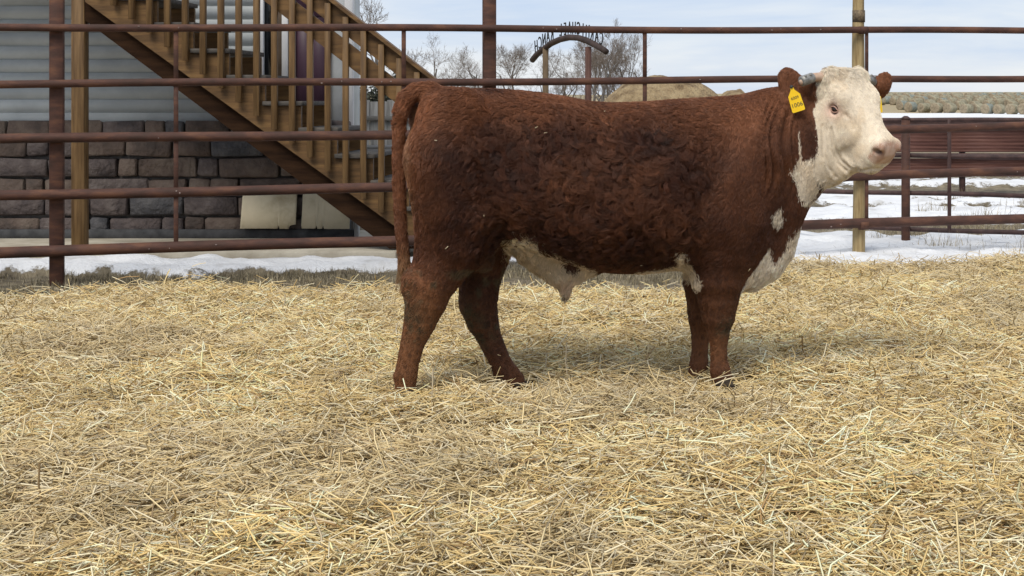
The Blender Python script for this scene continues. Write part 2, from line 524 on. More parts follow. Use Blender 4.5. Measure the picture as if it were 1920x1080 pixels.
# ------------------------------------------------------------------ dead grass and weeds
def blades(N, seed, region, h0, h1, w, pal):
    r = np.random.default_rng(seed)
    X, D = region(r, N); n = len(X)
    z = ground_z(X, D) - .005
    h = r.uniform(h0, h1, n); az = r.uniform(0, 6.28, n); lean = np.abs(r.normal(0, .75, n))
    lx, ly = np.cos(az) * np.sin(lean), np.sin(az) * np.sin(lean)
    b2 = r.uniform(0, 6.28, n); sx_, sy_ = np.cos(b2) * w, np.sin(b2) * w
    V = np.zeros((n, 5, 3))
    base = np.stack([X, D, z], 1)
    s = np.stack([sx_, sy_, 0 * X], 1)
    midp = base + np.stack([lx * .35 * h, ly * .35 * h, h * .55 * np.cos(lean * .6)], 1)
    tip = base + np.stack([lx * h, ly * h, h * np.cos(lean)], 1)
    V[:, 0] = base - s; V[:, 1] = base + s; V[:, 2] = midp + s * .8; V[:, 3] = midp - s * .8; V[:, 4] = tip
    k = (np.arange(n) * 5)[:, None]
    Q = np.array([[0, 1, 2, 3]]) + k; T = np.array([[3, 2, 4]]) + k
    col = np.array(pal)[r.integers(0, len(pal), n)] * r.uniform(.7, 1.25, n)[:, None]
    return V.reshape(-1, 3), Q, T, np.repeat(col, 5, 0)
def reg_left(r, N):
    X = r.uniform(-5.2, 1.1, N); D = r.uniform(8.7, 10.6, N)
    d = fbm(np.stack([X * 2.2, D * 3, 0 * X], 1), 3, 71)
    ok = (D > straw_edge(X) - .25) & (snow_f(X, D) < .62 + r.normal(0, .1, N)) & (d > .42 + r.normal(0, .06, N))
    return X[ok], D[ok]
def reg_right(r, N):
    X = r.uniform(.5, 5.2, N); D = r.uniform(10.2, 15, N)
    d = fbm(np.stack([X * 1.6, D * 2.2, 0 * X], 1), 3, 72)
    ok = (d > .60 + r.normal(0, .03, N)) | ((np.abs(D - straw_edge(X)) < .2) & (d > .45))
    return X[ok], D[ok]
def reg_clump(r, N):
    c = np.array([(2.95, 13.0), (3.3, 12.2), (1.25, 13.2), (2.2, 12.6), (3.5, 14.8), (3.1, 15.6), (4.4, 16.5), (3.2, 11.3), (3.05, 11.2), (2.4, 11.6), (4.0, 18)])
    i = r.integers(0, len(c), N)
    return c[i, 0] + r.normal(0, .13, N), c[i, 1] + r.normal(0, .08, N)
PALG = [(.20, .165, .10), (.28, .235, .15), (.14, .12, .08), (.33, .28, .19)]
gs = [blades(34000, 11, reg_left, .02, .075, .0022, PALG), blades(16000, 12, reg_right, .03, .13, .0022, PALG), blades(1500, 13, reg_clump, .08, .24, .0022, PALG + [(.38, .30, .17)])]
V_ = []; Q_ = []; T_ = []; C_ = []; b0 = 0
for v_, q_, t_, c_ in gs:
    V_.append(v_); Q_.append(q_ + b0); T_.append(t_ + b0); C_.append(c_); b0 += len(v_)
me = mesh_np('dead_grass', np.concatenate(V_), [np.concatenate(Q_), np.concatenate(T_)])
color_attr(me, 'grass_color', np.concatenate(C_))
tag(link('dead_grass', me, attr_mat('dry_grass', 'grass_color', .8, .15)), 'grey dead grass between the straw and the snow', kind='stuff')
# ------------------------------------------------------------------ pipe fence behind the bull
rust = noisy_mat('rusty_pipe', (.052, .029, .022), (.130, .061, .037), 7, .65, 9, .4, 160, (.7, .7, 2.5), c3=(.080, .039, .029), spec=.2, bdist=.004)
rust_dark = noisy_mat('dark_pipe', (.040, .022, .020), (.085, .046, .040), 14, .6, 6, .3, 120, spec=.3, bdist=.004)
strap_m = noisy_mat('worn_strap', (.06, .045, .032), (.22, .165, .10), 40, .8)
weld_m = noisy_mat('weld_scar', (.10, .055, .045), (.34, .27, .24), 60, .5)
yellow_wood = noisy_mat('yellow_post', (.235, .165, .075), (.44, .335, .175), 6, .75, 8, .5, 60, (6, 6, .6), c3=(.36, .265, .13), bdist=.006)
FA = np.array([xat(480, 9.93), 9.93]); FB = np.array([xat(1920, 11.45), 11.45])
def fence_pt(t): return FA + (FB - FA) * t
def fence_at_px(px):
    k = (px - CX) / F
    d = FB - FA
    t = (k * FA[1] - FA[0]) / (d[0] - k * d[1])
    return t, fence_pt(t)
RZ = [(1.638, 1.687, .0255), (1.268, 1.318, .0265), (.901, .950, .033), (.541, .587, .034), (.178, .222, .037)]
fence = empty('pipe_fence', (fence_pt(.5)[0], fence_pt(.5)[1], 0), 'rust-brown five-rail pipe fence running right across behind the bull', 'fence')
FU = (FB - FA) / np.linalg.norm(FB - FA); FNn = np.array([FU[1], -FU[0]])     # FNn points to the camera
for i, (z0, z1, r) in enumerate(RZ):
    mb = MB(); ts = np.linspace(-1.0, 1.9, 60); pts = []
    for t in ts:
        p = fence_pt(t)
        sag = .006 * math.sin(t * 9 + i * 2) + (.010 * math.sin(t * 4 + i) if i >= 2 else 0)
        pts.append((p[0], p[1], z0 + (z1 - z0) * t + sag))
    mb.tube(pts, r, 14); mb.build('rail', rust, fence, True)
def rail_z(i, t): return RZ[i][0] + (RZ[i][1] - RZ[i][0]) * t
for px in (104, 921, 2384):
    t, p = fence_at_px(px)
    c = p - FNn * .082
    mb = MB(); mb.box((c[0], c[1], 1.15), (.088, .088, 2.9), Matrix.Rotation(math.atan2(FU[1], FU[0]), 3, 'Z'), .008)
    mb.build('post', rust, fence)
    for i in range(5):
        mb = MB(); q = p - FNn * .035
        mb.tube([(q[0] - FU[0] * .03, q[1] - FU[1] * .03, rail_z(i, t) + .004), (q[0] + FU[0] * .03, q[1] + FU[1] * .03, rail_z(i, t) + .004)], RZ[i][2] * .75, 6)
        mb.build('weld', weld_m, fence)
t, p = fence_at_px(1618); c = p - FNn * .079
mb = MB(); pts = []; rs = []
for z in np.linspace(-.35, 2.6, 24):
    pts.append((c[0] + .004 * math.sin(z * 3), c[1], z)); rs.append(.046 + .0025 * math.sin(z * 5 + 1))
mb.tube(pts, rs, 16)
tag(mb.build('post', yellow_wood, fence, True), 'yellowish wooden post')
mb = MB(); mb.tube([(c[0], c[1], 1.74), (c[0], c[1], 1.83)], (.049), 16); mb.build('strap', strap_m, fence, True)
for i in (0, 4):
    mb = MB(); q = p
    mb.tube([(q[0] - FU[0] * .03, q[1] - FU[1] * .03, rail_z(i, t)), (q[0] + FU[0] * .035, q[1] + FU[1] * .035, rail_z(i, t) + .001)], RZ[i][2] + .004, 14); mb.build('coupling', rust, fence, True)
for px, w in ((330, .030), (757, .030), (1209, .030), (1625, .026), (2070, .03)):
    t, p = fence_at_px(px)
    for i in range(4):
        a, b = rail_z(i + 1, t) + RZ[i + 1][2] - .014, rail_z(i, t) - RZ[i][2] + .014
        mb = MB(); mb.box((p[0], p[1], (a + b) / 2), (w, .012, b - a), Matrix.Rotation(math.atan2(FU[1], FU[0]), 3, 'Z'), .002)
        mb.build('stay', rust, fence)
# bright scars on the pipes
for k in range(34):
    t = random.uniform(-.25, 1.15); i = random.randrange(5); p = fence_pt(t) + FNn * (RZ[i][2] + .0005)
    mb = MB(); mb.box((p[0], p[1], rail_z(i, t) + random.uniform(-.006, .01)), (random.uniform(.006, .014), .003, random.uniform(.006, .012)), Matrix.Rotation(math.atan2(FU[1], FU[0]), 3, 'Z'), .001)
    mb.build('weld', weld_m, fence)

# ------------------------------------------------------------------ second pipe gate and the windbreak beyond it
gate = empty('pipe_gate', (2.4, 12.1, -.1), 'dark thin-railed pipe gate beyond the fence, in the snow', 'gate')
G0_, G1_ = np.array([xat(1500, 12.55), 12.55]), np.array([xat(1990, 11.72), 11.72])
for z, r in ((.985, .020), (.69, .020), (.378, .020), (.082, .020)):
    mb = MB(); ts = np.linspace(-.05, 1.6, 20)
    mb.tube([tuple(G0_ + (G1_ - G0_) * t) + (z + .004 * math.sin(t * 7 + z * 9),) for t in ts], r, 10); mb.build('rail', rust_dark, gate, True)
def gate_at(px):
    k = (px - CX) / F; d = G1_ - G0_
    return G0_ + d * ((k * G0_[1] - G0_[0]) / (d[0] - k * d[1]))
p = gate_at(1696)
mb = MB(); mb.tube([(p[0], p[1] - .055, -.4), (p[0], p[1] - .055, .99)], .0365, 14); mb.build('post', rust, gate, True)
mb = MB(); mb.tube([(p[0], p[1] - .055, .991), (p[0], p[1] - .055, 1.003), (p[0], p[1] - .055, 1.018)], [.040, .036, .014], 14); mb.build('post_cap', rust_dark, gate, True)
for px in (1779, 1980):
    p = gate_at(px)
    mb = MB(); mb.box((p[0], p[1] - .021, .53), (.030, .012, .93), None, .002); mb.build('stay', rust_dark, gate)

wind = empty('windbreak_fence', (4.0, 20, -.2), 'low brown ribbed sheet-metal windbreak standing across the snow behind the gate', 'windbreak')
WD = 20.0
sheet_m = noisy_mat('brown_sheet', (.085, .034, .026), (.155, .070, .052), 5, .6, 6, .2, 60, (.5, 1, 6), spec=.3)
zt = lambda y: zat(y, WD)
x0w, x1w = 2.1, 10.5
for (ya, yb) in ((238, 285), (297, 331)):
    za, zb = zt(ya), zt(yb); wseg = 1.05; x = x0w
    while x < x1w:
        mb = MB(); n = 44; ribs = max(6, int((za - zb) / .045)); V = []; Q = []
        m = ribs * 4 + 1
        for j in range(m):
            z = zb + (za - zb) * j / (m - 1); dy = [-.004, -.004, .002, .002][j % 4]
            V += [(x, WD + dy, z), (x + wseg - .012, WD + dy, z), (x + wseg - .012, WD + dy + .012, z), (x, WD + dy + .012, z)]
        for j in range(m - 1):
            for k in range(4): Q.append([j * 4 + k, j * 4 + (k + 1) % 4, j * 4 + 4 + (k + 1) % 4, j * 4 + 4 + k])
        Q += [[3, 2, 1, 0], [(m - 1) * 4 + k for k in range(4)]]
        mb.add(V, Q); mb.build('panel', sheet_m, wind); x += wseg
for y in (229, 234.5, 291):
    mb = MB(); mb.tube([(x0w - .1, WD - .055, zt(y)), (x1w + .1, WD - .055, zt(y))], .026 if y < 233 else .03, 10); mb.build('rail', rust_dark, wind, True)
for x in np.arange(x0w + .2, x1w, 2.1):
    mb = MB(); mb.tube([(x, WD + .07, -.6), (x, WD + .07, zt(233))], .045, 10); mb.build('post', rust_dark, wind, True)

# ------------------------------------------------------------------ house corner, outside stairs, slab
HD = 12.35
def hx(px): return xat(px, HD)
def hz(py): return zat(py, HD)
siding_m = noisy_mat('pale_siding', (.44, .46, .45), (.55, .57, .55), 3, .6, bump=.1)
grey_trim = noisy_mat('grey_trim', (.36, .38, .39), (.46, .48, .49), 4, .6)
white_m = noisy_mat('white_trim', (.66, .67, .69), (.78, .78, .78), 5, .5)
stone_m = noisy_mat('dark_stone', (.055, .045, .045), (.145, .12, .11), 5, .85, 8, .9, 22, c3=(.095, .075, .07), bdist=.03)
stone_ms = [stone_m, noisy_mat('brown_stone', (.065, .05, .042), (.16, .125, .10), 4, .85, 8, .9, 18, c3=(.11, .08, .065), bdist=.03), noisy_mat('slate_stone', (.045, .045, .05), (.11, .105, .105), 6, .85, 8, .9, 26, c3=(.075, .072, .075), bdist=.03)]
mortar_m = noisy_mat('mortar', (.10, .09, .085), (.16, .145, .13), 20, .9)
purple_m = noisy_mat('plum_paint', (.042, .020, .034), (.060, .030, .048), 4, .45)
frame_br = noisy_mat('brown_frame', (.09, .065, .045), (.14, .10, .07), 8, .6)
m_glass, n_, l_, b_ = mat_new('dark_glass'); b_.inputs['Base Color'].default_value = (.012, .014, .016, 1); b_.inputs['Roughness'].default_value = .08; b_.inputs['Specular IOR Level'].default_value = .6
dark_m = noisy_mat('dark_skirting', (.035, .036, .038), (.075, .075, .078), 10, .8)
XR = hx(662)
house = empty('house', (XR - 2, HD + 2, 0), 'pale house with dark stone base and plum-coloured door behind the wooden stairs', 'house')
XL = -7.5
mb = MB(); mb.box(((XL + XR) / 2, HD + .20, 1.7), (XR - XL - .02, .30, 5.2)); mb.box(((XL - 3.4) / 2, HD + 2.36, 1.7), (-3.4 - XL, 4.0, 5.2)); mb.build('wall', siding_m, house)
# siding boards above the stone base
z = .93
while z < 4.3:
    segs = [(XL, hx(484)), (hx(545), hx(551)), (hx(615), hx(624))]
    for a, b in ((XL, hx(486)),):
        if z > 2.6: continue
        mb = MB(); mb.box(((a + b) / 2, HD + .035, z + .055), (b - a, .022, .112), Matrix.Rotation(.06, 3, 'X')); mb.build('siding_board', siding_m, house)
    if z > 2.6:
        mb = MB(); mb.box(((XL + hx(646)) / 2, HD + .035, z + .055), (hx(646) - XL, .022, .112), Matrix.Rotation(.06, 3, 'X')); mb.build('siding_board', siding_m, house)
    z += .112
mb = MB(); mb.box((hx(633), HD + .03, 1.75), (hx(646) - hx(621), .04, 1.7), None, .003); mb.build('corner_board', grey_trim, house)
mb = MB(); mb.box((hx(654), HD + .02, 2.65), (hx(662) - hx(646), .06, 3.5), None, .004); mb.build('corner_board', white_m, house)
# window beside the door
win = MB(); wx0, wx1 = hx(489), hx(541)
wf = MB()
zb_, zt_ = hz(190), 2.75
for a, b in ((wx0, hx(495)), (hx(529), wx1)):
    wf.box(((a + b) / 2, HD + .005, (zb_ + zt_) / 2), (b - a, .05, zt_ - zb_), None, .004)
wf.box(((wx0 + wx1) / 2, HD - .005, zb_ - .02), (wx1 - wx0 + .04, .09, .04), None, .004)
wf.box(((wx0 + wx1) / 2, HD + .005, zt_ + .03), (wx1 - wx0, .05, .06), None, .004)
wfo = wf.build('window', white_m, house)
mb = MB(); mb.box(((hx(495) + hx(512)) / 2, HD + .025, (zb_ + zt_) / 2), (hx(512) - hx(495), .01, zt_ - zb_)); mb.build('pane', m_glass, wfo)
mb = MB(); mb.box(((hx(512) + hx(529)) / 2, HD + .012, (zb_ + zt_) / 2), (hx(529) - hx(512), .03, zt_ - zb_), None, .003); mb.build('sash', frame_br, wfo)
# plum door in a dark frame
dz0, dz1 = hz(248), 2.95
door = MB().box(((hx(551) + hx(615)) / 2, HD + .03, (dz0 + dz1) / 2), (hx(613) - hx(553), .04, dz1 - dz0), None, .004).build('door', purple_m, house)
for a, b in ((hx(557), hx(580)), (hx(586), hx(609))):
    for c, d in ((dz0 + .12, dz0 + .85), (dz0 + .97, dz1 - .12)):
        MB().box(((a + b) / 2, HD + .007, (c + d) / 2), (b - a, .012, d - c), None, .006).build('panel', purple_m, door)
for a, b in ((hx(545), hx(552)), (hx(614), hx(620))):
    MB().box(((a + b) / 2, HD + .01, (dz0 + dz1) / 2), (b - a, .07, dz1 - dz0), None, .004).build('door_frame', frame_br, house)
# stone base, stone by stone
MB().box(((XL + XR) / 2, HD + .02, .44), (XR - XL, .06, .92)).build('mortar_bed', mortar_m, house)
z = .02; row = 0
while z < .88:
    h = [.155, .175, .15, .17, .16][row % 5]; x = XL + random.uniform(0, .2)
    while x < XR - .03:
        w = min(random.choice((.18, .26, .34, .42, .55)) * random.uniform(.9, 1.1), XR - .005 - x)
        if w > .05:
            mb = MB(); mb.box((x + w / 2, HD - .025 - random.uniform(0, .025), z + h / 2), (w - .016, .09, h - .016 - random.uniform(0, .008)), Matrix.Rotation(random.uniform(-.02, .02), 3, 'Y'), .013, .005)
            mb.build('stone', random.choice(stone_ms), house)
        x += w
    z += h; row += 1
MB().box(((XL + hx(668)) / 2, HD - .10, .035), (hx(668) - XL, .05, .075), None, .006).build('skirting', dark_m, house)
MB().box(((hx(668) + hx(678)) / 2, HD - .10, .07), (hx(676) - hx(669), .06, .14), None, .006).build('skirting', noisy_mat('grey_block', (.22, .21, .20), (.33, .32, .31), 8, .9), house)
# cream sheets leaning on the stone base, bottom edges torn
cream_m = noisy_mat('cream_board', (.42, .34, .21), (.68, .59, .42), 3.2, .8, 8, .25, 40, c3=(.61, .53, .37))
def torn_board(px0, px1, ytop, ybot, label, seed, notch=0):
    r = random.Random(seed); x0, x1 = hx(px0), hx(px1); n = 44
    top = []; bot = []
    for i in range(n + 1):
        t = i / n; x = x0 + (x1 - x0) * t
        zt2 = zat(ytop + r.uniform(-.6, .6) + 0.5 * math.sin(t * 3), HD - .14); zb2 = zat(ybot + r.uniform(-.25, .25) + 0.5 * math.sin(t * 3 + seed), HD - .2)
        if notch and t > .9: zb2 = zat(ybot - 5 - 30 * (t - .9), HD - .2)
        if r.random() < .045: zb2 += .03
        jig = (r.uniform(-.006, .006) if i in (0, n) else 0)
        top.append((x + jig, HD - .115, zt2)); bot.append((x + jig * 2, HD - .20, max(zb2, .045)))
    th = .018; V = []; Q = []
    for a, b in zip(top, bot):
        mid = [(a[k] + b[k]) / 2 for k in range(3)]
        V += [a, mid, b, (b[0], b[1] + th, b[2]), (mid[0], mid[1] + th, mid[2]), (a[0], a[1] + th, a[2])]
    for i in range(n):
        for k in range(6): Q.append([i * 6 + k, i * 6 + (k + 1) % 6, i * 6 + 6 + (k + 1) % 6, i * 6 + 6 + k])
    Q += [[0, 5, 4, 1], [1, 4, 3, 2]]; b = n * 6
    Q += [[b, b + 1, b + 4, b + 5], [b + 1, b + 2, b + 3, b + 4]]
    o = MB().add(V, Q).build('foundation_board', cream_m)
    tag(o, label, 'board', 'cream boards along the house foot')
torn_board(464, 562, 351, 429, 'cream foundation board with torn bottom edge left of the dark gap', 4, 1)
torn_board(573, 661, 352, 429, 'cream foundation board right of the dark gap at the house corner', 5)

# concrete slab
conc_m = noisy_mat('concrete', (.30, .265, .205), (.47, .43, .35), 4, .9, 8, .3, 60)
sb = MB(); sb.box(((XL + xat(752, 11.4)) / 2, 12.1, -.075), (xat(752, 11.4) - XL, 1.85, .15), None, .012)
tag(sb.build('concrete_slab', conc_m), kind='structure')
MB().box((0, 0, 0), (.01, .01, .01))

# ---- wooden stairs
SDn = 11.20
wood_m = noisy_mat('stained_wood', (0.0863, 0.0465, 0.0173), (0.1988, 0.1162, 0.0465), 5, .6, 8, .35, 60, (7, 7, .5), c3=(0.1387, 0.0788, 0.0300), bdist=.003)
wood_h = noisy_mat('stained_plank', (0.0788, 0.0420, 0.0150), (0.1950, 0.1087, 0.0390), 4, .6, 8, .35, 60, (.7, 6, 6), c3=(0.1275, 0.0690, 0.0255), bdist=.003)
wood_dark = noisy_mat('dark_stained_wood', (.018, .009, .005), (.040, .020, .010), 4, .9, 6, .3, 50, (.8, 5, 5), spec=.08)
tread_m = noisy_mat('weathered_tread', (.055, .05, .045), (.12, .105, .09), 6, .85, 6, .4, 60, (.8, 6, 6))
stairs = empty('wooden_staircase', (xat(700, 11.6), 11.7, 0), 'brown stained wooden staircase with handrail and square balusters by the house', 'staircase')
def sx_(px, D=SDn): return xat(px, D)
def sz_(py, D=SDn): return zat(py, D)
def slab_poly(name, poly, y0, y1, mat):
    """extrude an outline given in (x, z) between depths y0 and y1"""
    bm = bmesh.new()
    a = [bm.verts.new((x, y0, z)) for x, z in poly]; b = [bm.verts.new((x, y1, z)) for x, z in poly]
    bm.faces.new(a); bm.faces.new(b[::-1]); n = len(poly)
    for i in range(n): bm.faces.new((a[i], b[i], b[(i + 1) % n], a[(i + 1) % n]))
    bmesh.ops.recalc_face_normals(bm, faces=bm.faces)
    me = bpy.data.meshes.new(name); bm.to_mesh(me); bm.free()
    return link(name, me, mat, stairs)
KS = list(range(-5, 6))
def tread_px(k): return 493 + 67.5 * k, 568 + 67.5 * k, 190 + 49.3 * k
low = lambda px: 269 + (px - 526) * .725
for ya, yb in ((SDn, SDn + .04), (SDn + .93, SDn + .97)):
    poly = []
    for k in KS:
        a, b, y = tread_px(k)
        poly += [(sx_(a + 4), sz_(y + 9)), (sx_(a + 71.5), sz_(y + 9))]
    a, b, y = tread_px(KS[-1])
    poly.append((sx_(a + 71.5), .012)); 
    xe = 526 + (471 - 269) / .725
    poly.append((sx_(xe - 4), .012))
    a0 = tread_px(KS[0])[0] + 4
    poly.append((sx_(a0), sz_(low(a0))))
    slab_poly('stringer', poly, ya, yb, wood_h)
d1 = lambda px: 276 + (px - 490) * .745
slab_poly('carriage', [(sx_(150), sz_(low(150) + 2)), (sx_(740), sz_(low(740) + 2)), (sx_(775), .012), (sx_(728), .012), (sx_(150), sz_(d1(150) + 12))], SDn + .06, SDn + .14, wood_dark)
for k in KS:
    a, b, y = tread_px(k)
    MB().box(((sx_(a) + sx_(b)) / 2, SDn + .48, sz_(y + 4)), (sx_(b) - sx_(a), 1.02, .034), None, .004).build('tread', tread_m, stairs)
# handrail of two sloping boards and a cap; square balusters in front
SL = .775
top = lambda px: (px - 627) * SL
def sloped(name, f0, f1, y0, y1, pa, pb, mat):
    slab_poly(name, [(sx_(pa), sz_(f0(pa))), (sx_(pb), sz_(f0(pb))), (sx_(pb), sz_(f1(pb))), (sx_(pa), sz_(f1(pa)))], y0, y1, mat)
PA, PB = 120, 838
sloped('handrail', lambda p: top(p) - 1, lambda p: top(p) + 7, SDn - .085, SDn + .055, PA, PB, wood_h)
sloped('rail_board', lambda p: top(p) + 7.6, lambda p: top(p) + 49, SDn - .018, SDn + .02, PA, PB, wood_h)
sloped('rail_board', lambda p: top(p) + 59, lambda p: top(p) + 103, SDn - .018, SDn + .02, PA, PB, wood_h)
bal_me = None
for i in range(-10, 10):
    px = 484 + 33.3 * i
    yb = 217 + 25.8 * i
    yt = top(px) + 14
    zb2, zt2 = max(sz_(yb), .06), sz_(yt)
    if zt2 - zb2 < .2: continue
    MB().box((sx_(px), SDn - .044, (zb2 + zt2) / 2), (.044, .044, zt2 - zb2), None, .003).build('baluster', wood_m, stairs)
MB().box((sx_(846), SDn + .02, .45), (.09, .09, .90), None, .005).build('newel_post', wood_m, stairs)
# landing at the head of the stairs
a0, b0_, y0_ = tread_px(KS[0])
zl = sz_(y0_) + .10
for k in range(7):
    MB().box((sx_(a0) - .95, SDn + .04 + .155 * k, zl), (1.9, .145, .036), None, .004).build('landing_board', tread_m, stairs)
for x_, y_ in ((sx_(a0) - .06, SDn + .10), (sx_(a0) - 1.8, SDn + .10)):
    MB().box((x_, y_, (zl - .02) / 2), (.10, .10, zl - .04), None, .005).build('landing_post', wood_m, stairs)

# ------------------------------------------------------------------ weathered board fence, shrub and pallet beyond the house corner
PD = 16.0
grey_wood = noisy_mat('weathered_board', (.24, .225, .205), (.44, .42, .385), 5, .9, 8, .4, 40, (8, 8, .6), c3=(.35, .33, .30))
grey_dark = noisy_mat('weathered_rail', (.15, .135, .12), (.25, .235, .21), 5, .9, 6, .4, 40, (.8, 6, 6))
pf = empty('board_fence', (xat(690, PD), PD, 0), 'weathered grey upright-board fence beyond the house corner', 'fence')
x = xat(540, PD); zg = -.1
while x < xat(900, PD):
    w = random.uniform(.085, .10); zt2 = zat(188.5, PD) + random.uniform(-.012, .012)
    MB().box((x + w / 2, PD, (zg + zt2) / 2), (w - .006, .018, zt2 - zg), Matrix.Rotation(random.uniform(-.008, .008), 3, 'Y'), .002).build('board', grey_wood, pf)
    x += w
for y in (222, 277):
    MB().box((xat(720, PD), PD - .032, zat(y, PD)), (xat(900, PD) - xat(540, PD), .04, .055), None, .003).build('fence_rail', grey_dark, pf)
pal = empty('pallet_stack', (xat(725, 13.6), 13.6, -.1), 'stack of weathered grey boards on edge behind the stairs', 'pallet')
z = zat(360, 13.6); 
for k in range(6):
    MB().box((xat(722, 13.6), 13.6 + random.uniform(-.02, .02), z + .04), (.52, .5, .052), Matrix.Rotation(random.uniform(-.01, .01), 3, 'Y'), .003).build('board', grey_wood if k % 2 == 0 else grey_dark, pal)
    z += .072
for xx in (696, 722, 748):
    MB().box((xat(xx, 13.6), 13.6, (z - .0 + .0 + zat(360, 13.6)) / 2 - .22), (.06, .46, .40)).build('bearer', grey_dark, pal)
# ------------------------------------------------------------------ the bull: one continuous body grown from a distance field
SLOPE = 0.16                      # the bull stands with its rump slightly nearer the camera
def yc(X): return 6.0 + SLOPE * X
def bp(px, py, off=0.0):
    """bull-frame point: photo pixel on the bull's long plane, shifted sideways by off (negative = camera side)"""
    k = (px - CX) / F
    D0 = 6.0 + off
    X = D0 * k / (1 - SLOPE * k)
    D = D0 + SLOPE * X
    return np.array([X, D, CAMZ - (py - HY) / F * D])
PXM = 6.0 / F                     # metres per pixel at the bull

def hermite(x, xs, ys):
    xs = np.asarray(xs, float); ys = np.asarray(ys, float)
    m = np.gradient(ys, xs)
    i = np.clip(np.searchsorted(xs, x) - 1, 0, len(xs) - 2)
    h = xs[i + 1] - xs[i]; t = np.clip((x - xs[i]) / h, 0, 1)
    return ((2 * t**3 - 3 * t**2 + 1) * ys[i] + (t**3 - 2 * t**2 + t) * h * m[i] + (-2 * t**3 + 3 * t**2) * ys[i + 1] + (t**3 - t**2) * h * m[i + 1])

VOX = 0.0072
G0 = np.array([-1.10, 5.50, -0.03]); G1 = np.array([1.17, 6.58, 1.34])
GN = np.ceil((G1 - G0) / VOX).astype(int)
gx, gy, gz = [(G0[a] + VOX * np.arange(GN[a])).astype(np.float32) for a in range(3)]
DF = np.full(GN, 0.5, np.float32)

def block(lo, hi):
    a = np.clip(np.floor((np.array(lo) - G0) / VOX).astype(int), 0, GN - 1)
    b = np.clip(np.ceil((np.array(hi) - G0) / VOX).astype(int) + 1, 1, GN)
    s = tuple(slice(a[i], b[i]) for i in range(3))
    return s, gx[s[0]][:, None, None], gy[s[1]][None, :, None], gz[s[2]][None, None, :]

def smin_into(s, d, k):
    A = DF[s]
    if k <= 0: DF[s] = np.minimum(A, d); return
    h = np.maximum(k - np.abs(A - d), 0) / k
    DF[s] = np.minimum(A, d) - h * h * k * .25

def carve(s, d, k):
    A = DF[s]; d = -d
    h = np.maximum(k - np.abs(A - d), 0) / k
    DF[s] = np.maximum(A, d) + h * h * k * .25

def seg_d(p, q, r0, r1, X, Y, Z, sy):
    ex, ey, ez = q - p
    ey /= sy
    L2 = ex * ex + ey * ey + ez * ez + 1e-12
    dx, dy, dz = X - p[0], (Y - p[1]) / sy, Z - p[2]
    t = np.clip((dx * ex + dy * ey + dz * ez) / L2, 0, 1)
    d = np.sqrt((dx - ex * t)**2 + (dy - ey * t)**2 + (dz - ez * t)**2) - (r0 + (r1 - r0) * t)
    return d

def chain(pts, k=0.05, sy=1.0, cut=False):
    """pts: (xyz, radius)"""
    P = np.array([p for p, r in pts]); R = np.array([r for p, r in pts]); m = R.max() * max(1, sy) + k + .03
    s, X, Y, Z = block(P.min(0) - m, P.max(0) + m)
    d = None
    for (p, r0), (q, r1) in zip(pts[:-1], pts[1:]):
        e = seg_d(p, q, r0, r1, X, Y, Z, sy)
        d = e if d is None else np.minimum(d, e)
    d = d.astype(np.float32)
    (carve if cut else smin_into)(s, d, k)

def pch(rows, off, k=0.05, sy=1.0):
    out = []
    for r in rows:
        o = off + (r[3] if len(r) > 3 else 0)
        out.append((bp(r[0], r[1], o), r[2] * PXM))
    chain(out, k, sy)

def ell(c, axes, rad, k=0.03, cut=False):
    """ellipsoid; axes: 3 rows of unit vectors"""
    m = max(rad) + k + .03
    s, X, Y, Z = block(np.array(c) - m, np.array(c) + m)
    dx, dy, dz = X - c[0], Y - c[1], Z - c[2]
    q = 0
    g = 0
    for a, r in zip(axes, rad):
        w = (dx * a[0] + dy * a[1] + dz * a[2])
        q = q + (w / r)**2; g = g + (w / (r * r))**2
    q = np.sqrt(q); d = (q * (q - 1) / np.maximum(np.sqrt(g), 1e-6)).astype(np.float32)
    (carve if cut else smin_into)(s, d, k)
AX = np.eye(3)

# --- trunk and neck: superelliptic sections along the length (px, top y, bottom y, half width, centre shift)
SECT = np.array([
    (784, 228, 330, .06, 0), (791, 190, 392, .13, 0), (802, 170, 430, .18, 0), (818, 164, 462, .215, 0), (840, 165, 478, .245, 0), (880, 168, 478, .262, 0), (915, 168, 466, .268, 0),
    (955, 170, 456, .270, 0), (1000, 174, 466, .285, 0), (1060, 183, 488, .305, 0), (1120, 193, 505, .318, 0), (1200, 193, 510, .322, 0),
    (1270, 188, 503, .312, 0), (1330, 184, 500, .290, 0), (1390, 178, 505, .255, 0), (1430, 168, 492, .215, 0),
    (1462, 163, 462, .175, 0), (1490, 164, 425, .150, -.01), (1515, 168, 385, .132, -.02), (1545, 178, 350, .115, -.03), (1575, 195, 330, .09, -.04), (1590, 215, 300, .04, -.05)])
sX = np.array([bp(p, 200)[0] for p in SECT[:, 0]])
D_ = np.array([bp(p, 200)[1] for p in SECT[:, 0]])
sT = CAMZ - (SECT[:, 1] - HY) / F * D_
sB = CAMZ - (SECT[:, 2] - HY) / F * D_
s_, X, Y, Z = block((sX[0] - .1, G0[1], .3), (sX[-1] + .1, G1[1], G1[2]))
xq = X[:, 0, 0]
T = hermite(xq, sX, sT)[:, None, None]; B = hermite(xq, sX, sB)[:, None, None]; W = np.maximum(hermite(xq, sX, SECT[:, 3]), .02)[:, None, None]
SH = hermite(xq, sX, SECT[:, 4])[:, None, None]
zc, hh = (T + B) / 2, np.maximum((T - B) / 2, .03)
nz_ = (Z - zc) / hh
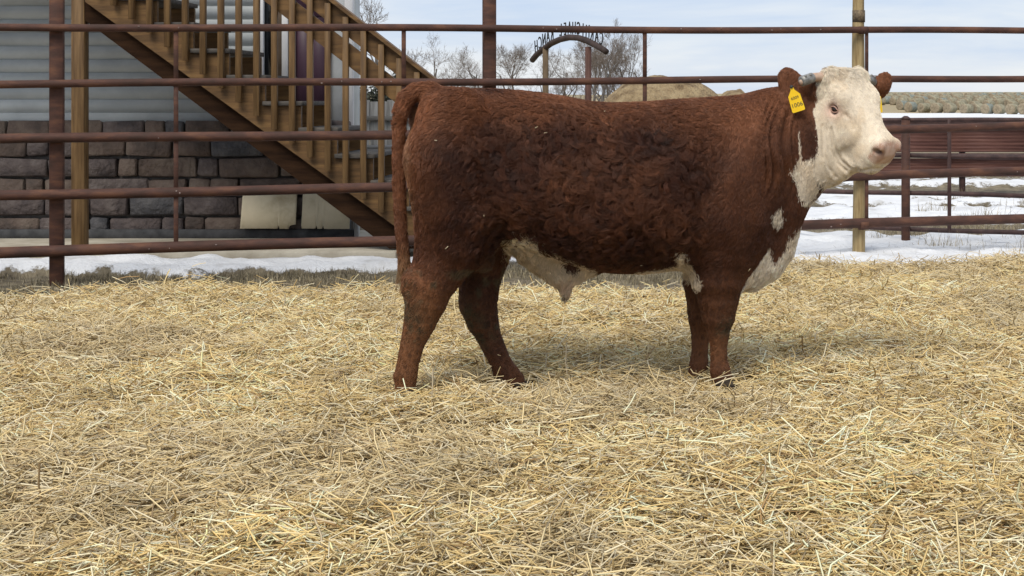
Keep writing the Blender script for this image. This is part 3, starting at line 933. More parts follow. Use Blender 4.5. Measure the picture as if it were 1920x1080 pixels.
# narrower towards the top line, fuller low on the barrel
wv = W * (1 - .10 * np.clip(nz_, -1, 1) - .06 * np.clip(nz_, -1, 1)**2)
ny_ = (Y - yc(X) - SH) / wv
pw = 2.35
r_ = (np.abs(ny_)**pw + np.abs(nz_)**pw)**(1 / pw)
g_ = np.sqrt((ny_ / wv)**2 + (nz_ / hh)**2) / np.maximum(np.sqrt(ny_**2 + nz_**2), 1e-3)
dT = ((r_ - 1) / np.maximum(g_, 1e-3))
endd = np.maximum(sX[0] - X, X - sX[-1])
dT = np.where(endd > 0, np.sqrt(np.maximum(dT, 0)**2 + endd**2), dT)
DF[s_] = np.minimum(DF[s_], dT.astype(np.float32))
del r_, g_, ny_, nz_, wv, dT

# --- rear quarters
pch([(846, 300, 84), (858, 390, 76), (852, 450, 64), (826, 500, 48), (806, 532, 43), (799, 562, 38), (788, 602, 29), (774, 642, 21.5), (765, 680, 19), (761, 704, 20.5), (760, 722, 18.5), (760, 742, 20)], -.125, .07, .80)
pch([(850, 300, 80), (882, 400, 80), (905, 470, 52), (899, 530, 38), (896, 568, 36), (905, 603, 30), (918, 634, 22.5), (938, 678, 20), (951, 701, 22), (963, 716, 22), (967, 726, 20), (970, 733, 19)], .125, .07, .80)
pch([(814, 232, 26), (817, 330, 32), (819, 420, 34), (818, 470, 32)], -.08, .05)        # buttock, near
pch([(820, 230, 28), (822, 330, 32), (826, 420, 36)], .09, .06)
pch([(850, 196, 24), (868, 196, 22)], -.15, .10)                                       # hip bone
pch([(850, 196, 24), (868, 196, 22)], .15, .10)
pch([(806, 172, 17), (782, 172, 16), (763, 184, 15), (753, 206, 13.5)], -.015, .03, .9)
pch([(753, 206, 12), (748, 250, 11), (747, 300, 11), (749, 370, 11), (752, 430, 10.5), (756, 465, 10), (757, 490, 8.5), (756, 515, 7), (756, 530, 4)], -.02, .006, .9)   # tail
pch([(771, 204, 3.6), (769, 240, 4.5), (769, 300, 3), (770, 360, 2)], 0, .008, 9) if False else None
pch([(903, 462, 24), (904, 490, 19)], -.045, .02)                                        # scrotum
pch([(745, 702, 4.5), (743, 707, 5.5), (743, 711, 4)], -.125, .012)
pch([(774, 526, 17), (771, 540, 13)], -.125, .04)                                     # point of hock
pch([(931, 702, 6), (930, 708, 6)], .125, .015)
pch([(788, 208, 18), (783, 260, 12), (781, 330, 9), (782, 372, 6)], .05, .03)            # far buttock, seen past the tail
# --- forequarters
pch([(1395, 290, 84), (1372, 390, 78), (1352, 470, 62), (1347, 520, 50), (1347, 560, 38), (1347, 592, 31), (1347, 622, 21), (1347.5, 650, 15.5), (1348, 676, 15.5), (1350, 694, 19), (1353, 708, 18), (1355, 718, 17)], -.115, .07, .85)
pch([(1380, 300, 80), (1360, 400, 72), (1330, 480, 52), (1318, 530, 38), (1315, 570, 28), (1315, 598, 25), (1313, 630, 17), (1312, 660, 15.5), (1310, 682, 18), (1307, 700, 18), (1307, 709, 17)], .135, .07, .85)
pch([(1405, 505, 40), (1432, 488, 40), (1452, 462, 38), (1462, 430, 36), (1470, 395, 34)], 0.0, .06, 1.5)   # brisket and breast
pch([(1504, 330, 30), (1512, 352, 22)], -.01, .05)                                      # dewlap
# --- sheath
pch([(968, 452, 22), (1004, 478, 28), (1040, 500, 30), (1075, 502, 30), (1105, 500, 18)], 0, .05, .8)
pch([(1056, 520, 22), (1061, 543, 11), (1062, 560, 4)], 0, .03)

# --- head, in its own frame: u from poll to muzzle, v out of the forehead, s towards the far side
AL, BE = math.radians(50), math.radians(48.5)
HSC = .902
HO = np.array([xat(1582, 6.06), 6.06, zat(130, 6.06)])
HU = np.array([math.cos(BE) * math.cos(AL), -math.cos(BE) * math.sin(AL), -math.sin(BE)])
HV = np.array([math.sin(BE) * math.cos(AL), -math.sin(BE) * math.sin(AL), math.cos(BE)])
HS = np.array([math.sin(AL), math.cos(AL), 0.0])
def hp(u, v, s): return HO + u * HSC * HU + v * HV + s * HS
HT = np.array([(-.04, .05, -.035, -.11), (0, .104, .004, -.17), (.05, .120, .020, -.215), (.10, .118, .024, -.245), (.15, .116, .020, -.26), (.20, .102, .011, -.255), (.25, .086, .002, -.245),
               (.30, .073, -.004, -.230), (.35, .067, -.004, -.212), (.39, .068, .000, -.192), (.425, .067, -.002, -.173), (.45, .060, -.020, -.157), (.468, .046, -.044, -.140)])
s_, X, Y, Z = block(HO - (.32, .5, .62), HO + (.42, .32, .12))
dx, dy, dz = X - HO[0], Y - HO[1], Z - HO[2]
U = (dx * HU[0] + dy * HU[1] + dz * HU[2]) / HSC; V = dx * HV[0] + dy * HV[1] + dz * HV[2]; S_ = dx * HS[0] + dy * HS[1] + dz * HS[2]
hw = np.maximum(hermite(U, HT[:, 0], HT[:, 1]), .02); ht = hermite(U, HT[:, 0], HT[:, 2]); hb = hermite(U, HT[:, 0], HT[:, 3])
vc, vh = (ht + hb) / 2, (ht - hb) / 2
nv = (V - vc) / vh
# cheeks narrow towards the jaw, bridge narrows above the eyes line
hwv = hw * (1 - .20 * sstep(.0, -1.0, nv) - .05 * sstep(.3, 1, nv))
ns = S_ / hwv; pw = 2.5
r_ = (np.abs(ns)**pw + np.abs(nv)**pw)**(1 / pw)
g_ = np.sqrt((ns / hwv)**2 + (nv / vh)**2) / np.maximum(np.sqrt(ns**2 + nv**2), 1e-3)
dH = (r_ - 1) / np.maximum(g_, 1e-3)
endd = np.maximum(HT[0, 0] - U, U - HT[-1, 0])
dH = np.where(endd > 0, np.sqrt(np.maximum(dH, 0)**2 + endd**2), dH)
smin_into(s_, dH.astype(np.float32), .05)
del U, V, S_, hw, ht, hb, nv, hwv, ns, r_, g_, dH
HAX = np.array([HU, HV, HS]); EYE = (.170, -.076, .094)
for sg in (-1, 1):
    ell(hp(.030, -.020, sg * .082), HAX, (.045, .036, .034), .03)
    ell(hp(.135, -.020, sg * .092), HAX, (.050, .030, .030), .035)            # brow
    ell(hp(.215, -.105, sg * .070), HAX, (.085, .070, .022), .06)            # cheek muscle
    ell(hp(EYE[0], EYE[1], sg * (EYE[2] + .019)), HAX, (.0245, .021, .019), .012, cut=True)  # eye socket
    ell(hp(.427, -.035, sg * .050), HAX, (.030, .030, .022), .02)             # nostril wing
    ell(hp(.445, -.046, sg * .060), np.array([(HU + .5 * HV) / np.linalg.norm(HU + .5 * HV), (HV - .5 * HU) / np.linalg.norm(HV - .5 * HU), HS]), (.019, .011, .022), .005, cut=True)
ell(hp(.405, -.155, 0), HAX, (.045, .022, .045), .03)                          # chin
# throat pouch under the jaw
chain([(bp(1538, 300, -.06), .045), (bp(1556, 325, -.07), .040), (bp(1580, 322, -.10), .035), (hp(.33, -.19, 0), .028)], .05)
chain([(hp(.33, -.205, -.02), .022), (hp(.27, -.27, -.01), .026)], .03)
chain([(hp(.43, -.155, 0), .020), (hp(.345, -.225, 0), .030), (hp(.28, -.270, 0), .030)], .05)
# ears
EARN = hp(.035, -.10, -.115)
ec = at(1482, 155, 6.03); ec = np.array(ec)
a1 = np.array([.42, -.1, -.9]); a1 /= np.linalg.norm(a1)
a2 = np.array([-.9, -.05, -.4]); a2 -= a1 * a2.dot(a1); a2 /= np.linalg.norm(a2)
a3 = np.cross(a1, a2)
ell(ec, np.array([a1, a2, a3]), (.068, .050, .017), .02)
chain([(ec + .02 * a1 - .03 * a2, .022), (EARN, .03)], .03)
ell(ec + a3 * (.020 if a3[1] < 0 else -.020) + .008 * a1, np.array([a1, a2, a3]), (.045, .030, .012), .012, cut=True)
ecf = np.array(at(1654, 160, 6.26))
b1 = np.array([-.35, .1, -.93]); b1 /= np.linalg.norm(b1)
b2 = np.array([.85, .4, -.3]); b2 -= b1 * b2.dot(b1); b2 /= np.linalg.norm(b2)
b3 = np.cross(b1, b2)
ell(ecf, np.array([b1, b2, b3]), (.062, .042, .018), .02)
chain([(ecf, .02), (hp(.035, -.10, .115), .03)], .03)

# hooves are separate parts; the body ends at the pastern
grid = openvdb.FloatGrid()
grid.copyFromArray(np.ascontiguousarray(DF))
bv, bq = grid.convertToQuads(0.0)[:2]
bv = bv.astype(np.float64) * VOX + G0
# drop stray islands, relax a little
def relax(v, q, it=3, lam=.5):
    n = len(v); e = np.concatenate([q[:, [0, 1]], q[:, [1, 2]], q[:, [2, 3]], q[:, [3, 0]]])
    e = np.concatenate([e, e[:, ::-1]])
    cnt = np.bincount(e[:, 0], minlength=n)[:, None]
    for _ in range(it):
        s = np.stack([np.bincount(e[:, 0], v[e[:, 1], a], minlength=n) for a in range(3)], 1)
        v = v + lam * (s / np.maximum(cnt, 1) - v)
    return v
bq = np.asarray(bq)[:, :4].astype(np.int64)
bv = relax(bv, bq, 2, .5)
# loose folds of skin on cheek and neck, pressed into the near side
def seg2(px, py, line):
    d = np.full(len(px), 1e9)
    for (x1, y1), (x2, y2) in zip(line[:-1], line[1:]):
        ex, ey = x2 - x1, y2 - y1
        t = np.clip(((px - x1) * ex + (py - y1) * ey) / (ex * ex + ey * ey), 0, 1)
        d = np.minimum(d, np.hypot(px - x1 - ex * t, py - y1 - ey * t))
    return d
def vnormals(v, q):
    fn = np.cross(v[q[:, 2]] - v[q[:, 0]], v[q[:, 3]] - v[q[:, 1]])
    n = np.stack([sum(np.bincount(q[:, k], fn[:, a], minlength=len(v)) for k in range(4)) for a in range(3)], 1)
    n /= np.linalg.norm(n, axis=1)[:, None] + 1e-12
    if n[np.argmax(v[:, 2]), 2] < 0: n = -n
    return n
vn_ = vnormals(bv, bq)
hpx = CX + F * bv[:, 0] / bv[:, 1]; hpy = HY + (CAMZ - bv[:, 2]) * F / bv[:, 1]
nearside = sstep(.05, -.35, vn_[:, 1]) * np.where(bv[:, 0] > .5, 1, .02)
dep = 0
for line, w, a in (([(1550, 212), (1551, 245), (1557, 280), (1570, 306), (1586, 320)], 3.2, .0065), ([(1558, 240), (1563, 272), (1576, 300), (1592, 314), (1607, 319)], 3.0, .006),
                   ([(1542, 235), (1544, 280), (1552, 310), (1566, 332)], 3.2, .006), ([(1684, 314), (1664, 317), (1640, 317), (1620, 319), (1606, 320)], 2.2, .006),
                   ([(1586, 214), (1594, 224), (1599, 240)], 4, .004), ([(1597, 324), (1594, 338), (1586, 345)], 3, .006)):
    dep = dep + 1.5 * a * np.exp(-(seg2(hpx, hpy, line) / w)**2) * (sstep(208, 262, hpy) if line[0][0] < 1570 else 1)
for line in ([(1552, 250), (1558, 285), (1572, 312), (1584, 326)], [(1562, 225), (1569, 268), (1582, 296), (1600, 312)], [(1544, 300), (1556, 330)]):
    dep = dep - .0055 * np.exp(-(seg2(hpx, hpy, line) / 3.2)**2) * sstep(225, 265, hpy)
for line, w, a in (([(1405, 215), (1352, 300), (1318, 390), (1296, 470)], 17, .013), ([(905, 245), (915, 330), (934, 410), (950, 450)], 16, .011), ([(868, 300), (880, 390), (868, 470), (850, 530)], 13, .007),
                   ([(1446, 190), (1425, 290), (1440, 390), (1452, 440)], 15, .010), ([(1010, 232), (1110, 240), (1230, 236)], 20, .005)):
    dep = dep + a * np.exp(-(seg2(hpx, hpy, line) / w)**2) * sstep(.1, -.3, vn_[:, 1]) / np.maximum(nearside, .02)
for c_, w, a in (((1385, 330), 42, .012), ((1360, 430), 30, .008), ((850, 300), 45, .010), ((905, 205), 22, .008), ((1130, 380), 90, .006)):
    dep = dep - a * np.exp(-(((hpx - c_[0])**2 + (hpy - c_[1])**2) / w**2)) * sstep(.1, -.3, vn_[:, 1]) / np.maximum(nearside, .02)
nk = sstep(1370, 1420, hpx) * sstep(1500, 1470, hpx) * sstep(180, 215, hpy) * sstep(380, 320, hpy)
ph = (hpx + .16 * (hpy - 250) + 9 * np.sin(hpy / 31.0)) / 15.0
dep = dep + nk * .012 * np.sin(ph * 6.283 + 2.2 * np.sin(ph * 1.7))
bv = bv - vn_ * np.clip(dep * nearside, -.02, .03)[:, None]
del DF

# ---- coat colours, with a highlight painted along the back
def inpoly(px, py, poly):
    r = np.zeros(len(px), bool); n = len(poly)
    for i in range(n):
        x1, y1 = poly[i]; x2, y2 = poly[(i + 1) % n]
        c = ((y1 > py) != (y2 > py)) & (px < (x2 - x1) * (py - y1) / (y2 - y1 + 1e-12) + x1)
        r ^= c
    return r
FACE = [(1546, 112), (1538, 160), (1532, 190), (1536, 230), (1537, 268), (1530, 288), (1513, 303), (1500, 298), (1490, 318), (1483, 322), (1492, 350), (1499, 374), (1518, 380), (1534, 366), (1539, 344), (1550, 362), (1610, 365), (1720, 340), (1720, 112)]
LINE = [(1489, 246), (1491, 246), (1494, 280), (1499, 318), (1494, 325), (1491, 290)]
CHEST = [(1427, 446), (1434, 458), (1440, 480), (1445, 492), (1456, 478), (1466, 463), (1474, 448), (1482, 436), (1500, 425), (1500, 480), (1440, 560), (1387, 560), (1390, 535), (1398, 505), (1411, 482), (1419, 460)]
ELBOW = [(1195, 504), (1240, 497), (1260, 489), (1265, 474), (1273, 458), (1286, 462), (1294, 486), (1299, 508), (1310, 526), (1300, 534), (1270, 530), (1195, 530)]
SHEATH = [(938, 458), (952, 444), (976, 437), (981, 425), (992, 427), (1018, 443), (1040, 462), (1070, 480), (1092, 486), (1110, 499), (1125, 509), (1128, 540), (1062, 575), (1030, 560), (950, 510)]
FINE = 0
def coat(p, jit=0.0):
    """linear colour and class (0 brown, 1 white) of the coat at points p"""
    X, Y, Z = p[:, 0], p[:, 1], p[:, 2]
    nn = np.stack([fbm(p * 22, 3, 11), fbm(p * 22, 3, 31)], 1) - .5
    if jit: nn = nn + np.random.default_rng(3).normal(0, jit, nn.shape)
    D = yc(X)
    px = CX + F * X / D + nn[:, 0] * 11; py = HY + (CAMZ - Z) * F / D + nn[:, 1] * 14
    off = Y - D
    d = p - HO; u = d @ HU / HSC; v = d @ HV; s = d @ HS
    # the head's white is laid out in the head's own frame, the rest along the body
    head_white = (u > -.05) & (v > -.060 - .9 * np.maximum(u - .03, 0)) & (np.abs(s) < .15) & (v > -.30) & (u < .6)
    hx = CX + F * X / Y + nn[:, 0] * 12; hy = HY + (CAMZ - Z) * F / Y + nn[:, 1] * 12
    near = (np.abs(X - .78) < .38) & (Z > .70)
    pface = inpoly(hx, hy, FACE) & near & (X > .6)
    white = (pface & (off < .10)) | (head_white & (u > .0)) | (near & (X > .72) & (off >= .10) & head_white)
    white |= inpoly(CX + F * X / D + nn[:, 0] * 3, py, LINE) & (off < 0)
    white |= inpoly(px, py, CHEST) & (off > -.16)
    white |= inpoly(px, py, ELBOW) & (Z > .38)
    white |= inpoly(px, py, SHEATH) & (np.abs(off) < .24)
    white |= ((px - 1452) / 8)**2 + ((py - 401) / 15)**2 < 1
    spot = (((px - 1074) / 17)**2 + ((py - 497) / 10)**2 < 1)
    white &= ~spot
    # ears stay brown
    ear = (np.linalg.norm(p - ec, axis=1) < .085) | (np.linalg.norm(p - ecf, axis=1) < .085)
    white &= ~(ear & (((s < -.105)) | (s > .125)))
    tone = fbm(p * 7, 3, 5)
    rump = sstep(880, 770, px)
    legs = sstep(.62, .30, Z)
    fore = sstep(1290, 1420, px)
    top = sstep(.95, 1.16, Z)  # painted highlight: coat colour lightened towards the top line, as if lit from above
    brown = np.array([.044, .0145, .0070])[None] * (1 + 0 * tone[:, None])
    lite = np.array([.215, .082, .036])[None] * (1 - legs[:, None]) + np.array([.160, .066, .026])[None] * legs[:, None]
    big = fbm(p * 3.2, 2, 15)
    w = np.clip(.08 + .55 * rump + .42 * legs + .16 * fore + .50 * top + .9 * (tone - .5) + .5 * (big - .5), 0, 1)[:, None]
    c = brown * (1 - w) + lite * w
    for (mx, my, mr, ms, o_) in ((788, 590, 24, 26, -1), (772, 535, 16, 22, -1), (884, 612, 18, 34, 1), (905, 640, 10, 20, 1), (1362, 610, 16, 20, -1)):
        md = np.exp(-(((px - mx + nn[:, 1] * 40) / mr)**2 + ((py - my + nn[:, 0] * 40) / ms)**2)) * (off * o_ > .03) * sstep(.40, .62, fbm(p * 45, 3, 78) + .15)
        md = np.clip(md * .95, 0, 1)[:, None]
        c = c * (1 - md) + np.array([.050, .042, .022]) * md
    tail = (px < 772) & (Z < .95) & (Z > .42) & (off > -.082)
    tw = (tail * sstep(.62, .45, Z))[:, None]
    c = c * (1 - tw) + np.array([.30, .16, .075]) * tw
    mud = ((legs > .3) * sstep(.56, .68, fbm(p * 14, 3, 77)) * (Z > .22) * (Z < .52) * (px < 960))[:, None] * .55
    c = c * (1 - mud) + np.array([.085, .08, .045]) * mud
    cream = np.array([.76, .66, .52])[None] * (.88 + .24 * tone[:, None])
    stain = (sstep(.50, .68, fbm(p * 16, 3, 57)) * .30)[:, None]
    cream = cream * (1 - stain) + cream * np.array([.78, .66, .50]) * stain
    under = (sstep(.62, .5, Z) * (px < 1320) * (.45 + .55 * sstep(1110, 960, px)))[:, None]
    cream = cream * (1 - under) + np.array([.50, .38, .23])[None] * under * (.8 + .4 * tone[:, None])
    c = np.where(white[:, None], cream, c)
    c = np.where((spot & (np.abs(off) < .2))[:, None], np.array([.06, .025, .015]), c)
    # pink muzzle, eye rims, grey forelock
    nose = sstep(.408, .432, u + nn[:, 0] * .05 - .12 * np.maximum(np.abs(s) - .052, 0)) * (np.abs(s) < .10) * (v > -.098 + nn[:, 1] * .02)
    mot = sstep(.45, .6, fbm(p * 60, 3, 91))[:, None]
    c = c * (1 - nose[:, None]) + (np.array([.46, .285, .205]) * (1 - mot) + np.array([.55, .39, .30]) * mot) * nose[:, None]
    nos = np.exp(-((((u - .447) * HSC / .016)**2 + ((v + .047) / .013)**2))) * (np.abs(s) > .03)
    c = c * (1 - .85 * nos[:, None]) + np.array([.05, .022, .018]) * .85 * nos[:, None]
    eye = np.exp(-(((u - EYE[0]) / .036)**2 + ((v - EYE[1]) / .034)**2)) * (np.abs(s) > .06) * (u > .05)
    c = c * (1 - .75 * eye[:, None]) + np.array([.58, .30, .23]) * .75 * eye[:, None]
    tipd = np.exp(-(((px - 1062) / 12)**2 + ((py - 566) / 12)**2))
    c = c * (1 - .85 * tipd[:, None]) + np.array([.06, .03, .02]) * .85 * tipd[:, None]
    pk = np.exp(-(((px - 1060) / 18)**2 + ((py - 535) / 12)**2)) * (Z < .5) * .6
    c = c * (1 - pk[:, None]) + np.array([.50, .33, .25]) * pk[:, None]
    scro = np.exp(-(((px - 903) / 20)**2 + ((py - 486) / 24)**2)) * (np.abs(off) < .12)
    c = c * (1 - .7 * scro[:, None]) + np.array([.22, .115, .065]) * .7 * scro[:, None]
    slit = np.exp(-((px - 776) / 8)**2) * sstep(470, 380, py) * sstep(190, 215, py) * (px > 764)
    c = c * (1 - .6 * slit[:, None]) + np.array([.32, .18, .10]) * .6 * slit[:, None]
    tear = np.exp(-(((u - .165) / .0) **2)) if False else np.exp(-(((v + .050 - .10 * (u - .2)) / .014)**2)) * sstep(.17, .2, u) * sstep(.30, .22, u) * (np.abs(s) > .05)
    c = c * (1 - .4 * tear[:, None]) + np.array([.40, .26, .16]) * .4 * tear[:, None]
    lock = np.exp(-(((u - .02) / .05)**2 + (s / .06)**2)) * (v > -.03)
    c = c * (1 - .35 * lock[:, None]) + np.array([.36, .33, .28]) * .35 * lock[:, None]
    return np.clip(c, 0, 1), white, nose, u, v, s

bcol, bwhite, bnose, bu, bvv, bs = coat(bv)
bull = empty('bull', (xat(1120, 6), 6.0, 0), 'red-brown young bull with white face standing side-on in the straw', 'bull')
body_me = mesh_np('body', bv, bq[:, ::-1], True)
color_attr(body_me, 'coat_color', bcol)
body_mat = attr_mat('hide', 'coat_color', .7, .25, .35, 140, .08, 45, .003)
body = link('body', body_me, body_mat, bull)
# normal direction check
nrm = np.zeros(len(bv) * 3, np.float32); body_me.vertices.foreach_get('normal', nrm); nrm = nrm.reshape(-1, 3)
top_i = np.argmax(bv[:, 2])
if nrm[top_i, 2] < 0:
    body_me.flip_normals(); nrm = -nrm

# --- eyes with lids
m_eye, n_, l_, b_ = mat_new('eye_ball'); b_.inputs['Base Color'].default_value = (.018, .010, .008, 1); b_.inputs['Roughness'].default_value = .06
m_lid = noisy_mat('eyelid', (.36, .20, .155), (.54, .35, .27), 30, .5)
def uvsphere(c, axes, rad, nu=20, nv=12):
    th = np.linspace(0, 2 * np.pi, nu, endpoint=False); ph = np.linspace(0, np.pi, nv)
    v = []; q = []
    for j in range(nv):
        for i in range(nu):
            w = np.array([math.sin(ph[j]) * math.cos(th[i]), math.sin(ph[j]) * math.sin(th[i]), math.cos(ph[j])]) * rad
            v.append(c + w @ axes)
    for j in range(nv - 1):
        for i in range(nu):
            q.append([j * nu + i, j * nu + (i + 1) % nu, (j + 1) * nu + (i + 1) % nu, (j + 1) * nu + i])
    return np.array(v), np.array(q)
E1 = math.cos(BE) * HU + math.sin(BE) * HV; E2 = -math.sin(BE) * HU + math.cos(BE) * HV
E1, E2 = E1 * .94 - E2 * .34, E2 * .94 + E1 * .34      # the eye slants down towards the nose
for sg in (-1, 1):
    c = hp(EYE[0], EYE[1], sg * EYE[2])
    v_, q_ = uvsphere(c, np.eye(3), np.array([.0190] * 3))
    eye = MB().add(v_, q_).build('eye', m_eye, bull, True)
    outw = HS * sg
    lm = MB()
    for phi0, rr in ((.70, .0030), (-.56, .0025)):
        ts = np.linspace(-1.15, 1.15, 11); pts = []
        for t in ts:
            phi = phi0 * math.cos(t * 1.28)
            pts.append(c + .0197 * (math.sin(t) * E1 * 1.25 + math.cos(t) * (math.cos(phi) * outw + math.sin(phi) * E2)))
        lm.tube(pts, [rr * (.55 + .45 * math.cos(t)) for t in ts], 8)
    link('eyelid', lm.mesh('eyelid', True), m_lid, eye)
# --- hooves (cloven), mostly sunk in the straw
m_hoof = noisy_mat('hoof_horn', (.018, .013, .009), (.06, .045, .03), 25, .85, stretch=(1, 1, 3))
for (px_, py_, off_, r_px, tilt) in ((759, 738, -.125, 22.5, 0), (968, 724, .125, 22.5, .4), (1353, 715, -.115, 19, .05), (1307, 707, .135, 18.5, 0)):
    c = bp(px_, py_, off_); r = r_px * PXM
    mb = MB()
    for sd in (-1, 1):
        n = 12; rings = []
        for (zz, rr, fx) in ((.02, .66, .0), (-.008, .95, .012), (-.055, 1.12, .03)):
            ring = []
            for k in range(n):
                a = 2 * math.pi * k / n
                ring.append((c[0] + fx + rr * r * math.cos(a), c[1] + sd * r * .46 + rr * r * .46 * math.sin(a), max(c[2] + zz, -.01)))
            rings.append(ring)
        v = [p for r0 in rings for p in r0]; q = []
        for j in range(2):
            for k in range(n): q.append([j * n + k, j * n + (k + 1) % n, (j + 1) * n + (k + 1) % n, (j + 1) * n + k])
        v.append(tuple(np.mean(rings[2], 0))); t = [[len(v) - 1, 2 * n + k, 2 * n + (k + 1) % n] for k in range(n)]
        v.append(tuple(np.mean(rings[0], 0))); t += [[len(v) - 1, (k + 1) % n, k] for k in range(n)]
        mb.add(v, q, t)
    mb.build('hoof', m_hoof, bull, True)
# --- horns
m_horn = noisy_mat('horn_skin', (.42, .27, .19), (.58, .43, .32), 30, .55, stretch=(1, 1, 1))
HB = {}
for sg in (-1, 1):
    p0, p1, p2 = hp(.018, -.030, sg * .080), hp(.012, -.038, sg * .155), hp(.018, -.055, sg * .208)
    HB[sg] = (p0, p1, p2)
    MB().tube([p0, (p0 + p1) / 2, p1, p2], [.022, .020, .0175, .014], 14).build('horn', m_horn, bull, True)

# --- fur: strands rooted on the body, combed and curled
def make_fur():
    q = bq; v = bv
    tri = np.concatenate([q[:, [0, 1, 2]], q[:, [0, 2, 3]]])
    A = v[tri[:, 0]]; B = v[tri[:, 1]]; C = v[tri[:, 2]]
    ar = np.linalg.norm(np.cross(B - A, C - A), axis=1) * .5
    cen = (A + B + C) / 3
    facing = (cen[:, 1] - yc(cen[:, 0])) < .10
    headz = cen[:, 0] > .70
    wgt = ar * np.where(facing, 1.0, .45) * np.where(headz, 1.7, 1.0)
    N = 330000
    idx = rng.choice(len(tri), N, p=wgt / wgt.sum())
    r1 = np.sqrt(rng.random(N)); r2 = rng.random(N)
    P = A[idx] * (1 - r1)[:, None] + B[idx] * (r1 * (1 - r2))[:, None] + C[idx] * (r1 * r2)[:, None]
    nv = nrm
    Nn = nv[tri[idx, 0]] * (1 - r1)[:, None] + nv[tri[idx, 1]] * (r1 * (1 - r2))[:, None] + nv[tri[idx, 2]] * (r1 * r2)[:, None]
    Nn /= np.linalg.norm(Nn, axis=1)[:, None] + 1e-9
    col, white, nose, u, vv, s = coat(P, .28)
    # no hair on muzzle leather or eyeballs
    eyed = np.minimum(np.linalg.norm(P - hp(EYE[0], EYE[1], -EYE[2] - .006), axis=1), np.linalg.norm(P - hp(EYE[0], EYE[1], EYE[2] + .006), axis=1))
    keep = (nose < .55) & (eyed > .026) & (P[:, 2] > .02)
    P, Nn, col, white, u, vv, s = [a[keep] for a in (P, Nn, col, white, u, vv, s)]
    N = len(P)
    X, Z = P[:, 0], P[:, 2]
    D = yc(X); px = CX + F * X / D; off = P[:, 1] - D
    head = (u > -.02) & (u < .6) & (np.abs(s) < .16) & (vv > -.30) & (X > .66)
    barrel = sstep(850, 960, px) * sstep(1360, 1250, px) * sstep(.45, .58, Z) * sstep(1.16, 1.0, Z)
    neck = sstep(1300, 1420, px) * (~head)
    leg = sstep(.60, .40, Z)
    L = .021 + .016 * barrel - .008 * neck - .008 * leg
    L = L + (.008 - L) * sstep(.42, .28, Z)
    L = np.where(white & ~head & (Z < .75), .021, L)
    L = np.where(head, .0065 + .026 * np.exp(-(((u - .02) / .06)**2)) , L)
    tailm = (px < 774) & (Z > .42) & (Z < 1.05) & (off > -.082)
    L = np.where(tailm, .015 + .035 * sstep(.60, .50, Z), L)
    L *= rng.uniform(.7, 1.25, N)
    comb = np.tile(np.array([-.55, 0, -.85]), (N, 1))
    comb[head] = np.array([.30, -.2, -.9])
    comb = np.where((neck > .4)[:, None], np.array([-.25, -.05, -1.0]), comb)
    tw_ = (sstep(.98, 1.12, Z) * (~head) * (neck < .6))[:, None]
    comb = comb * (1 - tw_) + np.array([-.9, -.25, -.25]) * tw_
    earm = (np.linalg.norm(P - ec, axis=1) < .085) | (np.linalg.norm(P - ecf, axis=1) < .08)
    L = np.where(earm, .010, L)
    comb = np.where(tailm[:, None], np.array([.02, 0, -1.0]), comb)
    sw = np.stack([fbm(P * 13, 2, 101), fbm(P * 13, 2, 202), fbm(P * 13, 2, 303)], 1) - .5
    sw2 = np.stack([vnoise(P * 42, 401), vnoise(P * 42, 402), vnoise(P * 42, 403)], 1) - .5
    curl = np.where(head, .55, .7 + 2.3 * barrel + .3 * leg)
    curl = (curl * (1 - .7 * neck))[:, None]
    curl = curl * (1 - .6 * sstep(.42, .3, Z))[:, None]
    d = comb + curl * (2.2 * sw + 1.3 * sw2)
    d -= Nn * np.sum(d * Nn, 1)[:, None]
    d /= np.linalg.norm(d, axis=1)[:, None] + 1e-9
    lift = np.where(head, .30, .42 + .25 * barrel)[:, None] * rng.uniform(.6, 1.4, N)[:, None]
    bt = np.cross(Nn, d)
    # clumps: tips are drawn to the nearest of a sparse set of roots
    M = 15000
    pc_ = 1 - .55 * barrel; ci = rng.choice(N, M, replace=False, p=pc_ / pc_.sum())
    kd = kdtree.KDTree(M)
    for j, i in enumerate(ci): kd.insert(P[i], j)
    kd.balance()
    near = np.fromiter((kd.find(p)[1] for p in P), int, N)
    cr = ci[near]
    K = 5
    pts = np.zeros((N, K, 3), np.float32)
    phase = rng.uniform(0, 6.28, M)[near]; wav = rng.uniform(.6, 1.3, M)[near]
    amp = (L * np.where(head, .05, .12 + .26 * barrel))
    def strand(t, P, Nn, d, bt, L, lift, amp, phase):
        a = L[:, None] * t
        nn_ = lift * (t - .45 * t * t) * L[:, None]
        w = (np.sin(phase + t * 5.0) - np.sin(phase))[:, None] * amp[:, None]
        w2 = (np.cos(phase + t * 5.0) - np.cos(phase))[:, None] * amp[:, None]
        return P + d * a + Nn * nn_ + bt * w + d * w2 * .6
    cpull = np.where(head, .12, .24 + .20 * barrel)
    cpull = np.where(leg > .5, .3, cpull)[:, None]
    same = (np.sum(Nn * Nn[cr], 1) > .5)[:, None]
    for k in range(K):
        t = k / (K - 1)
        own = strand(t, P, Nn, d, bt, L, lift, amp, phase)
        cen_ = strand(t, P[cr], Nn[cr], d[cr], bt[cr], L[cr], lift[cr], amp[cr], phase)
        f = cpull * t**.8 * same
        pts[:, k] = own * (1 - f) + cen_ * f
    vs_ = .13 + .13 * barrel + .06 * leg
    cl = np.clip(1 + vs_ * rng.normal(0, 1, M)[near] * .8, .45, 2.0) * rng.uniform(.8, 1.2, N)
    cl = np.where(white, 1 + (cl - 1) * .6, cl)
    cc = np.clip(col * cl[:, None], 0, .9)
    pc = np.ones((N, K, 4), np.float32)
